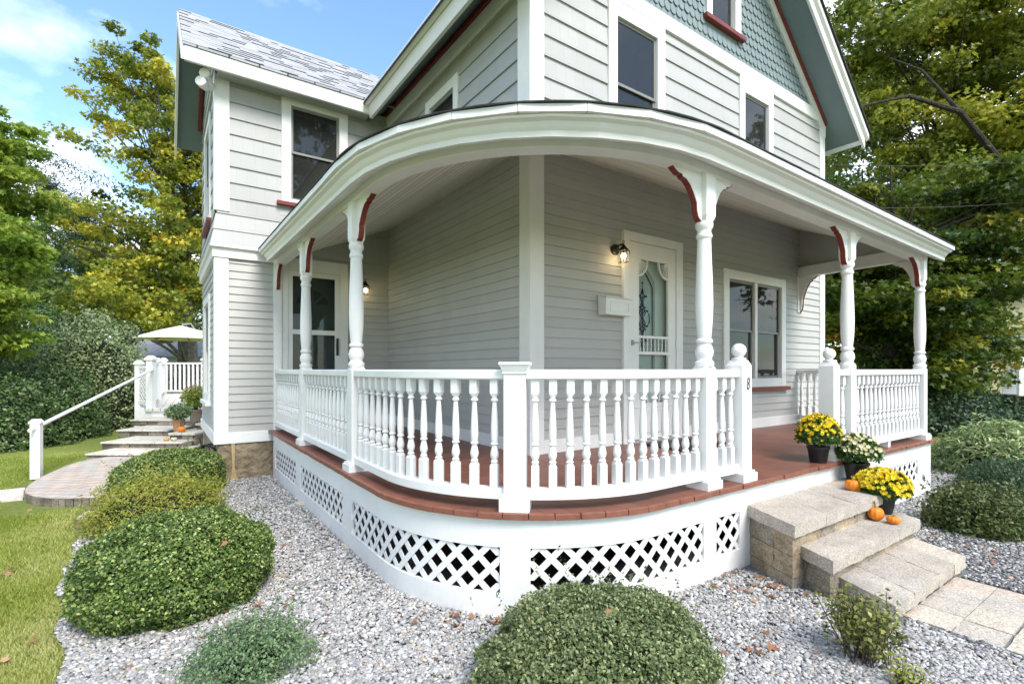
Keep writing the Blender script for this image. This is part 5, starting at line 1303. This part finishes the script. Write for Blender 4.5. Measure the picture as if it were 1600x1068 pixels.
def dpost(px, d, zb, zt, w_=.11):
    x, y, _ = at(px, d); q = MB(); q.obox((x, y), (w_, w_), -HEAD, zb - GZ, zt - GZ); q.obox((x, y), (w_ * 1.35, w_ * 1.35), -HEAD, zt - GZ, zt + .04 - GZ); q.obox((x, y), (w_ * 1.3, w_ * 1.3), -HEAD, zt + .04 - GZ, zt + .10 - GZ, 0, .4); q.build('railing_post', WHITE, dk, bevel=.004)
dpost(236, 10.4, -.3, .99, .13); dpost(246, 12.6, .0, .99, .12); dpost(256, 15.5, .03, 1.06, .12); dpost(320, 15.5, .03, 1.08, .13); dpost(217, 10.7, -.6, .90, .11)
def prail(pA, dA, pB, dB, n, zt=1.0, zb=.18, zoff=0.0):
    q = MB(); a, b = Vector(DP(pA, dA, 0)), Vector(DP(pB, dB, 0))
    q.bar(a + Vector((0, 0, zt)), b + Vector((0, 0, zt + zoff)), .07, .05)
    r = q.build('railing', WHITE, dk); q = MB(); q.bar(a + Vector((0, 0, zb)), b + Vector((0, 0, zb + zoff)), .05, .05); q.build('bottom_rail', WHITE, r)
    for i in range(n):
        c = a.lerp(b, (i + .5) / n); c.z += zoff * (i + .5) / n; x = MB(); x.box(-.022, .022, -.022, .022, zb, zt); x.build('picket', WHITE, r, loc=tuple(c), rz=-HEAD)
prail(257, 15.5, 319, 15.5, 9, .99, .14); prail(238, 10.5, 246, 12.6, 9, .93, .1, .02); prail(246, 12.6, 256, 15.5, 12, .95, .12, .03)
# lattice screen left of the post
m = MB(); A, B_ = Vector(DP(213, 10.7, 0)), Vector(DP(233, 10.5, 0)); u = (B_ - A); Lw = u.length; u.normalize()
def lp(s, z): q = A + u * s; return Vector((q.x, q.y, z - GZ))
for sg in (1, -1):
    c = -.8
    while c < 1.2:
        pts = []
        for i in range(25):
            z = .12 + .70 * i / 24; s = c + (z - .12) * sg
            if 0 <= s <= Lw: pts.append((s, z))
        if len(pts) > 1: m.bar(lp(*pts[0]), lp(*pts[-1]), .012, .03)
        c += .10
m.bar(lp(0, .10), lp(Lw, .10), .03, .06); m.bar(lp(0, .85), lp(Lw, .85), .03, .06); m.build('lattice_screen', WHITE, dk)

# handrail from the white post up to the deck
hr = thing('stair_handrail', 'white pipe handrail rising from a square white post to the back deck', 'handrail', L3(57, 6.45))
ox, oy, oz = L3(57, 6.45)
m = MB(); m.obox((0, 0), (.10, .10), -.2, 0, .71); m.obox((0, 0), (.125, .125), -.2, .71, .73); m.obox((0, 0), (.12, .12), -.2, .73, .765, 0, .6); m.build('post', WHITE, hr, bevel=.004)
e = Vector(at(238, 10.35)); s0 = Vector((0, 0, .66)); e1 = Vector((e.x - ox, e.y - oy, .80 - oz + .0)); dd = (e1 - s0).normalized()
m = MB(); m.tube([s0 - dd * .15, s0, e1], .024, 12); m.build('rail', WHITE, hr, smooth=True)
m = MB(); m.tube([(0, 0, .60), s0 + Vector((0, 0, -.02))], .012, 8); m.build('rail_clip', GALV, hr)

# umbrella and patio furniture
ux, uy, _ = at(283, 20.8)
um = thing('patio_umbrella', 'cream cantilever umbrella open over the back deck', 'umbrella', (ux, uy, .08), -HEAD)
um.scale = (1.17, 1.17, 1.09)
m = MB(); n = 8; R_ = 1.42; ring = [(R_ * math.cos(2 * math.pi * (k + .5) / n), R_ * math.sin(2 * math.pi * (k + .5) / n)) for k in range(n)]
vs = [(0, 0, 2.33)]; 
for f, z in ((.5, 2.12), (1.0, 1.86)): vs += [(x * f, y * f, z) for x, y in ring]
vs += [(x * 1.0, y * 1.0, 1.80) for x, y in ring]
m.add(vs, [(0, 1 + k, 1 + (k + 1) % n) for k in range(n)] + [(1 + r * n + k, 1 + r * n + (k + 1) % n, 1 + (r + 1) * n + (k + 1) % n, 1 + (r + 1) * n + k) for r in range(2) for k in range(n)]); m.build('canopy', CANVAS, um)
m = MB()
for k in range(n): m.bar((0, 0, 2.28), (ring[k][0] * .98, ring[k][1] * .98, 1.83), .02, .02)
m.tube([(0, 0, 1.9), (0, 0, 2.38)], .03, 8); m.build('ribs', BLACK, um)
m = MB(); m.tube([(-.15, 1.9, 0), (-.15, 1.9, 2.2)], .035, 8); m.tube([(-.15, 1.9, 1.4), (-.3, 1.0, 2.5), (0, 0, 2.36)], .028, 8); m.box(-.5, .2, 1.5, 2.2, 0, .05); m.build('mast', GALV, um)
def patio_chair(px, d, rz, label):
    x, y, _ = at(px, d); t = thing('patio_chair', label, 'chair', (x, y, .06), rz, 'dark patio chairs behind the picket railing')
    q = MB(); q.box(-.24, .24, -.24, .24, .40, .45); q.build('seat', BLACK, t, bevel=.01)
    q = MB(); 
    for k in range(7): q.bar((-.2 + k * .066, .22, .45), (-.2 + k * .066, .30, .95), .02, .02)
    q.bar((-.24, .30, .96), (.24, .30, .96), .03, .05); q.build('backrest', BLACK, t)
    for sx in (-.22, .22):
        q = MB(); q.bar((sx, -.22, .62), (sx, .24, .62), .04, .03); q.bar((sx, -.22, .0), (sx, -.22, .62), .03, .03); q.build('armrest', BLACK, t)
        q = MB(); q.bar((sx, .22, 0), (sx, .22, .45), .03, .03); q.build('leg', BLACK, t)
patio_chair(270, 17.5, .3, 'dark metal patio chair on the deck, left one behind the pickets'); patio_chair(300, 17.6, -2.4, 'dark metal patio chair on the deck, right one near the house wall')
x, y, _ = at(284, 18.4); t = thing('patio_table', 'dark round patio table under the umbrella', 'table', (x, y, .07)); q = MB(); q.lathe([(.42, .68), (.44, .69), (.44, .71), (.42, .72)], n=24); q.build('tabletop', BLACK, t); q = MB(); q.tube([(0, 0, 0), (0, 0, .68)], .04, 10); q.lathe([(.25, 0), (.24, .03), (.05, .06)], n=18); q.build('pedestal', BLACK, t)

# planters on the left steps
def planter(label, loc, pm, pr_, ph, r, h, mt_, seed, square=False, flowers=None):
    rnd = np.random.default_rng(seed); t = thing('potted_plant', label, 'potted plant', loc, .2, 'pots on the left stone steps'); q = MB()
    q.lathe([(pr_ * .72, 0), (pr_ * .95, ph * .85), (pr_ * 1.05, ph * .85), (pr_ * 1.05, ph), (pr_ * .9, ph), (pr_ * .85, ph - .02), (.001, ph - .02)], n=4 if square else 24); q.build('pot', pm, t, smooth=not square, sharp=30)
    n = 2600; d = rnd.normal(size=(n, 3)); d /= np.linalg.norm(d, axis=1)[:, None]; P = d * (rnd.random(n) ** .4)[:, None] * np.array([r, r, h * .5]); P[:, 2] += ph + h * .5
    leaves('foliage', P, .035, SH_OVAL, mt_, rnd.normal(.6, .25, n), t, up=.4)
    if flowers:
        k = 140; d = rnd.normal(size=(k, 3)); d[:, 2] = abs(d[:, 2]); d /= np.linalg.norm(d, axis=1)[:, None]; P = d * np.array([r, r, h * .5]) * 1.02; P[:, 2] += ph + h * .5
        tag(leaves('flowers', P, .035, SH_OVAL, flowers, rnd.random(k), t, up=1), kind='stuff')
    q = MB(); [q.tube([(0, 0, ph - .03), (math.cos(a) * r * .4, math.sin(a) * r * .4, ph + h * .5)], [.008, .004], 5) for a in range(0, 6)]; q.build('stem', BARKD, t)
LF_PINKF = leafmat('faded_pink_petals', [(0, (.35, .12, .08)), (1, (.62, .36, .28))], .2)
planter('taller potted bush with faded pink tips in a taupe pot on the top left step', at(306, 9.3, -.16), CLAY, .115, .22, .24, .45, LF_JAP, 4, flowers=LF_PINKF)
planter('round green plant in a tan pot on the left stone steps', at(279, 8.75, -.27), COPPER, .10, .20, .21, .26, LF_LOW, 5, square=True)
G3 = 'small pumpkins and gourds on the left steps'
pumpkin('small orange pumpkin leaning against the tan pot on the left steps', at(284, 8.6, -.27), .062, .85, ORANGE, .02, 1, G3)
pumpkin('small yellow orange gourd on the lower left step', at(260, 8.3, -.38), .042, .7, mat('ochre_gourd_skin', (.62, .33, .06), .5), .02, 2, G3, 'gourd')
pumpkin('small white gourd on the lower left step', at(272, 8.32, -.38), .045, .7, PALEG, .02, 3, G3, 'gourd')
# folded black cart with wheels by the corner
x, y, _ = at(326, 6.55); ct = thing('garden_cart', 'black spoked wheels of a folded cart leaning on the left house corner', 'cart', (x, y, GZ), .9)
for k, dx in enumerate((-.05, .06)):
    q = MB(); q.tube([(dx, .17 * math.cos(a), .22 + .20 * math.sin(a)) for a in np.linspace(0, 6.283, 25)], .016, 8)
    for a in np.linspace(0, 6.283, 11)[:-1]: q.tube([(dx, 0, .22), (dx, .165 * math.cos(a), .22 + .19 * math.sin(a))], .005, 5)
    q.build('wheel', BLACK, ct, smooth=True)
q = MB(); q.tube([(-.05, 0, .22), (.06, 0, .22)], .02, 8); q.tube([(0, .05, .22), (.0, .12, .50)], .012, 8); q.build('frame', BLACK, ct)

# ================================================================== trees
def tree(name, label, base, trunk_top, r0, ells, nclump, crad, per, lsize, mat_, seed, cat='tree', group=None, shape=SH_LOBE, forks=3, bark=BARK, flat=.45, shell=.5, tmu=.45, tsd=.18, nbr=None, lean=(0, 0), up=.7, droop=.3, limbs=()):
    rg = np.random.default_rng(seed); rn = random.Random(seed)
    t = thing(name, label, cat, base, 0, group); tk = MB(); bx, by, bz = base
    tops = []
    for k in range(forks):
        an = rn.uniform(0, 6.28); sp = trunk_top * .04 * (k > 0)
        pts = []
        for i in range(9):
            f = i / 8; pts.append(Vector((lean[0] * f + math.cos(an) * sp * f * f * 3 + rn.uniform(-1, 1) * trunk_top * .008, lean[1] * f + math.sin(an) * sp * f * f * 3 + rn.uniform(-1, 1) * trunk_top * .008, trunk_top * f * (1 if k == 0 else rn.uniform(.85, 1)))))
        pts[0] = Vector((0, 0, -.1)); rs = [r0 * (1.35 if i == 0 else 1) * (1 - .9 * i / 8) * (1 if k == 0 else .75) for i in range(9)]
        tk.tube(pts, rs, 10); tops.append((pts, rs))
    C = []
    wts = np.array([e[3] * e[4] * e[5] for e in ells]); wts = wts / wts.sum()
    for i in range(nclump):
        e = ells[rg.choice(len(ells), p=wts)]; d = rg.normal(size=3); d /= np.linalg.norm(d); r = (shell + (1 - shell) * rg.random()) if rg.random() < .75 else rg.random()
        C.append(np.array(e[:3]) + d * r * np.array(e[3:6]) - np.array([bx, by, bz]))
    C = np.array(C)
    for i in range(nbr if nbr is not None else nclump // 3):
        c = Vector(C[rg.integers(0, len(C))]); pts, rs = tops[rg.integers(0, len(tops))]
        # start at a trunk point lower than the clump
        best = min(range(1, 8), key=lambda q: abs(pts[q].z - (c.z - .45 * (Vector((c.x, c.y, 0)) - Vector((pts[q].x, pts[q].y, 0))).length)))
        s = pts[best]; mid = s.lerp(c, .5) + Vector((rn.uniform(-.3, .3), rn.uniform(-.3, .3), rn.uniform(-.1, .4))) * (crad); r = min(rs[best] * .5, .02 + .012 * (c - s).length)
        tk.tube([s, s.lerp(mid, .5) + Vector((0, 0, .1 * crad)), mid, mid.lerp(c, .6), c], [r, r * .75, r * .55, r * .35, r * .15], 6)
    for lm in limbs:
        tk.tube([Vector((*at(q[0], q[2])[:2], zat(q[1], q[2]))) - Vector((bx, by, bz)) for q in lm], [q[3] for q in lm], 8)
    tk.build('trunk', bark, t, smooth=True)
    n = nclump * per; ci = np.repeat(np.arange(nclump), per); cr_ = crad * rg.uniform(.6, 1.25, nclump)
    d = rg.normal(size=(n, 3)); d /= np.linalg.norm(d, axis=1)[:, None]; rr = rg.random(n) ** .45
    P = C[ci] + d * (rr * cr_[ci])[:, None] * np.array([1, 1, flat])
    ct_ = np.clip(rg.normal(tmu, tsd, nclump), 0, 1); tint = ct_[ci] + rg.normal(0, .12, n)
    V, Fc = leafgeo(P, lsize, shape, up=up, jit=.55, droop=droop, nrm=d * .3)
    fast('crown', V, Fc, mat_, t, np.repeat(np.clip(tint, 0, 1), len(shape)))
    return t
def E(px, py, d, rw, rh, rd=None):
    """crown ellipsoid centred at image column/row for distance d, radii in metres"""
    x, y, _ = at(px, d); return (x, y, zat(py, d), rw, rd or rw, rh)
def Bs(px, d): x, y, _ = at(px, d); return (x, y, gz(x, y) - .02)

# left maple close by (light green, layered)
tree('maple_tree', 'light green layered maple overhanging from the left edge', Bs(-70, 10), 5.2, .13, [E(-50, 300, 9.6, 1.2, 2.0, 1.2), E(5, 420, 9.2, .7, 1.2, .9), E(-40, 500, 9, 1.1, .7, 1), E(-15, 210, 9.8, .6, .9, .8)], 190, .42, 210, .085, LF_JAP, 51, group='trees', flat=.30, tmu=.55, shell=.6, droop=.8)
# hedge bushes under it
for i, (px, d, a, h, lb, mt_, mu) in enumerate(((-10, 9.2, 1.2, 1.35, 'dark leafy hedge bush at the left edge beneath the light green maple', LF_HEDGE, .4), (60, 10.2, 1.1, 1.5, 'dark hedge bush second from the left edge under the maple', LF_HEDGE, .45), (148, 11.8, 1.15, 2.75, 'tall silvery green bush left of the stone steps', LF_HEDGE, .82), (95, 11.2, 1.0, 2.1, 'mid height hedge bush between the dark hedge and the tall silvery bush', LF_HEDGE, .6), (180, 14.5, 1.0, 1.9, 'shadowed hedge bush behind the tall silvery bush', LF_HEDGE, .4), (25, 13.5, 1.6, 3.2, 'tall dark bush in the back row of the left hedge', LF_HEDGE, .35))):
    x, y, z = Bs(px, d)
    shrub(lb, (x, y, z), a, a * .9, h, 17000, .062, mt_, 60 + i, name='hedge_bush', group='hedge along the left lawn', rough=.18, thick=.35, tint_mu=mu, tint_s=.24, sprigs=260, jit=.8, power=2.2, core_k=.8)
# big turning maple behind the deck
tree('maple_tree', 'tall yellowing maple with bare forked trunks behind the back deck', Bs(290, 27), 12.5, .56,
     [E(225, 180, 25, 2.6, 4.2, 2.5), E(160, 130, 25, 1.4, 2.2), E(290, 230, 25, 2.2, 4.0), E(130, 330, 24, 2.1, 2.0), E(230, 370, 23, 2.6, 2.2), E(180, 460, 22, 2.8, 1.6), E(280, 440, 24, 2.5, 2.4), E(330, 330, 27, 3, 5), E(225, 90, 25, 1.6, 1.4), E(105, 210, 25, .7, .5)],
     330, .68, 125, .17, LF_MAP, 71, group='trees', forks=4, flat=.5, tmu=.50, tsd=.22, shell=.35, nbr=170, bark=BARKG)
tree('pine_tree', 'dark pine rising behind the hedge on the far left', Bs(70, 36), 15, .3, [E(70, 400, 36, 3.0, 5.5), E(75, 290, 36, 1.6, 4)], 170, 1.0, 130, .22, LF_PINE, 72, group='pines', shape=SH_LONG, forks=1, bark=BARKD, flat=.5)
tree('pine_tree', 'drooping dark conifer seen behind the yellow maple leaves', Bs(135, 34), 13, .28, [E(135, 420, 34, 2.2, 4.6), E(140, 350, 34, 1.6, 4)], 140, .9, 130, .22, LF_PINE, 73, group='pines', shape=SH_LONG, forks=1, bark=BARKD, flat=.8, droop=1.6)
tree('maple_tree', 'green and gold tree filling the view beyond the deck railing', Bs(190, 32), 11, .3, [E(190, 440, 32, 3.2, 3.6), E(250, 480, 32, 3.2, 2.6), E(310, 420, 34, 3, 5), E(120, 500, 32, 3.2, 2.6)], 150, 1.0, 170, .21, LF_MAPD, 74, group='trees', tmu=.5, tsd=.25)
tree('leafy_tree', 'mid green tree hidden behind the left hedge and light maple', Bs(10, 24), 10, .3, [E(-20, 430, 24, 3.4, 3.5), E(60, 470, 24, 2.6, 2.6)], 110, 1.0, 160, .18, LF_HEDGE, 75, group='trees', tmu=.35)
# right side maples
tree('maple_tree', 'big maple with yellow upper leaves filling the top right', Bs(1500, 17), 13, .34,
     [E(1430, 60, 16, 3.0, 2.6, 2.4), E(1560, 40, 16, 3.0, 2.6, 2.4), E(1400, 200, 16, 2.2, 2.0), E(1540, 210, 16, 2.8, 2.2), E(1340, 100, 17, 1.6, 3.0), E(1650, 150, 16, 2.6, 4), E(1480, 330, 15, 2.8, 1.4)],
     360, .8, 200, .135, LF_MAP, 81, group='trees', forks=3, flat=.36, tmu=.37, tsd=.22, shell=.4, bark=BARKD, nbr=140, limbs=[[(1650, 330, 14.5, .13), (1560, 250, 13.6, .10), (1500, 175, 13.2, .07), (1420, 150, 13.0, .045), (1350, 165, 12.9, .03), (1328, 180, 12.8, .015)], [(1500, 175, 13.2, .05), (1440, 110, 13.4, .03), (1390, 90, 13.6, .012)]])
tree('maple_tree', 'dark green maple with low spreading limbs behind the right porch posts', Bs(1392, 12.5), 6.5, .17,
     [E(1380, 420, 12.5, 2.2, 1.2, 1.8), E(1480, 480, 12.2, 1.9, 1.1, 1.6), E(1560, 400, 12.5, 1.8, 1.4, 1.5), E(1330, 500, 12.8, 1.7, 1.0), E(1450, 570, 12, 1.5, .9, 1.2), E(1500, 330, 13, 2.4, .9), E(1300, 360, 13.5, 1.8, 1.6), E(1530, 540, 12, 1.3, .8), E(1480, 600, 11.6, 1.3, .55), E(1420, 560, 12.5, 1.2, .7)],
     285, .62, 190, .115, LF_MAPD, 82, group='trees', forks=3, flat=.36, tmu=.34, tsd=.22, shell=.35, bark=BARKD, nbr=120)
tree('maple_tree', 'shaded maple deep behind the right porch end', Bs(1345, 19), 9, .24,
     [E(1340, 440, 19, 3.4, 2.4), E(1430, 500, 19, 3.2, 2.2), E(1290, 480, 19, 2.6, 2.6), E(1400, 330, 20, 3.0, 3)], 190, .9, 190, .15, LF_MAPD, 83, group='trees', forks=2, tmu=.3, bark=BARKD)
tree('leafy_tree', 'far dark tree closing the gap behind the right hand maples', Bs(1470, 30), 14, .35, [E(1360, 420, 30, 5, 5), E(1480, 420, 34, 5, 7), E(1290, 250, 32, 4, 7), E(1620, 330, 34, 5, 8)], 260, 1.5, 170, .26, LF_MAPD, 84, group='trees', forks=2, tmu=.25, bark=BARKD)
for i, (px, d, a, h, lb) in enumerate(((1475, 11.5, 1.5, 1.05, 'dark shade shrub under the right maple, left of the neighbour house'), (1545, 12.5, 1.2, .75, 'low dark shrub in front of the cream neighbour house'), (1405, 13, 1.4, 1.2, 'dark shrub seen between the two right porch posts'), (1330, 12.5, 1.2, 1.0, 'dark shrub seen left of the right corner post'))):
    x, y, z = Bs(px, d); shrub(lb, (x, y, z), a, a * .8, h, 9000, .085, LF_DARK, 90 + i, name='shade_shrub', group='shade shrubs under the maples', rough=.2, thick=.4, sprigs=160, tint_mu=.45)

def treeline():
    # the row of street trees opposite the house, which the window panes reflect
    rg = np.random.default_rng(5); P = []; tk = MB()
    for k, (x, y, r, h) in enumerate(((-16, -28, 5, 22), (-6, -30, 5.5, 25), (5, -31, 5.5, 26), (16, -30, 5.5, 25), (27, -26, 5, 22), (-24, -14, 4.5, 18), (-27, 0, 4.5, 18), (36, -16, 5, 20))):
        n = 7000; c = rg.integers(0, 60, n); d = rg.normal(size=(60, 3)); d /= np.linalg.norm(d, axis=1)[:, None]
        C = d * (rg.random(60) ** .4)[:, None] * np.array([r, r, h * .36]) + np.array([x, y, h * .62]); P.append(C[c] + rg.normal(0, .45, (n, 3)))
        tk.tube([(x, y, -.8), (x + .2, y, h * .4), (x, y + .2, h * .85)], [.28, .2, .05], 8)
    P = np.vstack(P); V, Fc = leafgeo(P, .55, SH_OVAL, up=.3); o = fast('treeline', V, Fc, LF_HEDGE, None, np.repeat(np.clip(rng.normal(.5, .2, len(P)), 0, 1), 4)); tag(o, kind='stuff')
    o2 = tk.build('treeline_trunks', BARKD); tag(o2, kind='stuff')
treeline()
# ================================================================== neighbours
def box_house(name, label, loc, rz, w_, dp, h, rh, wall, roofm, wins, ridge='x'):
    t = thing(name, label, 'house', loc, rz); q = MB(); q.box(-w_ / 2, w_ / 2, 0, dp, 0, h)
    if ridge == 'x': q.add([(-w_ / 2, 0, h), (-w_ / 2, dp, h), (-w_ / 2, dp / 2, h + rh), (w_ / 2, 0, h), (w_ / 2, dp, h), (w_ / 2, dp / 2, h + rh)], [(0, 1, 2), (3, 4, 5)])
    else: q.add([(-w_ / 2, 0, h), (w_ / 2, 0, h), (0, 0, h + rh), (-w_ / 2, dp, h), (w_ / 2, dp, h), (0, dp, h + rh)], [(0, 1, 2), (3, 4, 5)])
    q.build('wall', wall, t)
    r = MB(); e = .35
    if ridge == 'x':
        s = rh / (dp / 2)
        for sg in (0, 1):
            y0 = -e if sg == 0 else dp + e; z0 = h - e * s
            r.add([(-w_ / 2 - e, y0, z0 + .02), (w_ / 2 + e, y0, z0 + .02), (w_ / 2 + e, dp / 2, h + rh + .02), (-w_ / 2 - e, dp / 2, h + rh + .02), (-w_ / 2 - e, y0, z0 + .14), (w_ / 2 + e, y0, z0 + .14), (w_ / 2 + e, dp / 2, h + rh + .14), (-w_ / 2 - e, dp / 2, h + rh + .14)], [(0, 1, 2, 3), (4, 5, 6, 7), (0, 1, 5, 4), (0, 3, 7, 4), (1, 2, 6, 5)])
    else:
        s = rh / (w_ / 2)
        for sg in (-1, 1):
            x0 = sg * (w_ / 2 + e); z0 = h - e * s
            r.add([(x0, -e, z0 + .02), (0, -e, h + rh + .02), (0, dp + e, h + rh + .02), (x0, dp + e, z0 + .02), (x0, -e, z0 + .14), (0, -e, h + rh + .14), (0, dp + e, h + rh + .14), (x0, dp + e, z0 + .14)], [(0, 1, 2, 3), (4, 5, 6, 7), (0, 1, 5, 4), (0, 3, 7, 4)])
    r.build('roof', roofm, t)
    for (a, b, c, d_) in wins:
        f = MB(); f.box(a - .09, b + .09, -.05, -.002, c - .09, d_ + .09); fo = f.build('window', WHITE, t); g = MB(); g.box(a, b, -.06, -.051, c, (c + d_) / 2 - .02); g.box(a, b, -.06, -.051, (c + d_) / 2 + .02, d_); g.build('pane', SCREEN, fo)
    c = MB(); c.box(-w_ / 2 - .02, -w_ / 2 + .14, -.03, .0, 0, h); c.box(w_ / 2 - .14, w_ / 2 + .02, -.03, 0, 0, h); c.build('corner_board', WHITE, t)
    f = MB(); f.box(-w_ / 2 + .05, w_ / 2 - .05, -.01, -.001, -.4, .0); f.build('foundation', BLOCKS[2], t)
    return t
x, y, z = Bs(1570, 22); nh = box_house('house', 'cream clapboard neighbour house mostly hidden by the right hand maples', (x, y, z + .3), -HEAD - .35, 5.4, 7, 4.6, 2.6, NEIGH, NROOF, [(-1.9, -1.1, 1.0, 2.3), (1.6, 2.3, 1, 2.3)], 'x')
x, y, z = Bs(1625, 18.2); ps = thing('neighbour_porch', 'white porch corner with a planter at the right edge beyond the trees', 'porch', (x, y, z), -HEAD - .3)
q = MB(); q.box(-.7, 2, 0, 1.6, .35, .45); q.box(-.7, 2, .02, .06, 0, .35, 1); q.build('porch_floor', [BARKD, BLOCKS[2]], ps); q = MB(); q.box(-.6, -.45, 0, .15, .45, 2.6); q.build('post', WHITE, ps); q = MB(); q.box(-.3, 1.4, 1.5, 1.56, .45, 2.6); q.build('wall', WHITE, ps); q = MB(); q.box(-.9, 2, -.1, 1.7, 2.6, 2.8); q.build('roof', NROOF, ps)
x, y, z = Bs(270, 38); box_house('house', 'white house with weathered grey roof glimpsed behind the umbrella', (x, y, z), -HEAD + .1, 8, 8, 2.2, 3.0, NEIGHW, NROOF, [(-2, -1, .8, 2)], 'x')
x, y, z = Bs(188, 19.5); box_house('shed', 'small white clapboard shed left of the deck', (x, y, z + .12), -HEAD, 1.7, 1.2, 1.0, .45, NEIGHW, NROOF, [], 'x')['category'] = 'shed'
x, y, z = Bs(196, 14); q = MB(); q.tube([(0, 0, 0), (0, 0, .95)], .05, 8); q.box(-.06, .06, -.06, .06, .95, .98); o = q.build('fence_post', mat('weathered_post_wood', (.3, .24, .17), .9), None, loc=(x, y, z)); tag(o, 'weathered wooden post beside the white shed', 'post')

# power lines
def wire(label, p0, p1, sagm):
    a, b = Vector(p0), Vector(p1); pts = [a.lerp(b, i / 20) - Vector((0, 0, sagm * 4 * (i / 20) * (1 - i / 20))) for i in range(21)]
    o = MB().tube([q - a for q in pts], .006, 6).build('power_cable', BLACK, None, loc=tuple(a)); tag(o, label, 'cable', 'power cables on the right')
x, y, _ = at(1720, 13)
wire('black power cable running right from the upper house corner', (5.9, .1, 4.12), (x, y, zat(236, 13)), .15)
wire('lower black cable just above the porch eave on the right', (5.9, .15, 3.45), (x, y, zat(300, 13)), .15)
q = MB(); q.box(-.0, .03, -.05, .05, -.06, .06); q.tube([(.03, 0, 0), (.09, 0, .0)], .012, 6); o = q.build('cable_bracket', GALV, None, loc=(5.88, .1, 4.12)); tag(o, 'small metal cable bracket on the right house corner', 'bracket')

# fallen leaves
def fallen():
    P = []
    for (px0, px1, d0, d1, n) in ((1120, 1290, 3.0, 3.6, 70), (1050, 1330, 2.4, 3.6, 40), (200, 460, 2.3, 3.0, 24), (300, 520, 2.4, 5, 26), (700, 800, 2.7, 2.85, 16), (1380, 1560, 3.0, 4.6, 50), (0, 110, 2.3, 7, 14), (560, 740, 2.2, 3.0, 8)):
        for _ in range(n):
            x, y, _z = at(random.uniform(px0, px1), random.uniform(d0, d1))
            if x > .46 and x < 1.9 and y > -2.75: continue
            if in_gravel(x, y) or x < edge_x(y): P.append((x, y, GZ + random.uniform(.018, .03)))
    for _ in range(900):
        x, y, _z = at(random.uniform(1350, 1640), random.uniform(7.2, 15)); P.append((x, y, gz(x, y) + .02))
    for (px, py, d) in ((842, 932, 2.15), (940, 965, 2.0)): pass
    P = np.array(P); o = leaves('fallen_leaves', P, .042, SH_LOBE * np.array([.85, 1, 3.5]), LF_DRY, rng.normal(.5, .25, len(P)), None, up=1.6, jit=.45); tag(o, kind='stuff')
fallen()
for k, (px, d, z, lb) in enumerate(((355, 2.75, -.14, 'dry brown leaf lying on the large boxwood'), (848, 2.10, -.21, 'curled orange leaf on the top left of the holly mound'), (955, 2.02, -.17, 'dry tan leaf near the crest of the holly mound'))):
    x, y, _ = at(px, d); V, Fc = leafgeo(np.array([[0, 0, 0.]]), .034, SH_LOBE * np.array([.8, 1, 4]), up=1.2, jit=.9, nrm=np.array([[-.5, -.6, 0]])); o = fast('dry_leaf', V, Fc, LF_DRY, None, np.full(len(SH_LOBE), .5), (x, y, z)); tag(o, lb, 'leaf', 'single dry leaves on the shrubs')
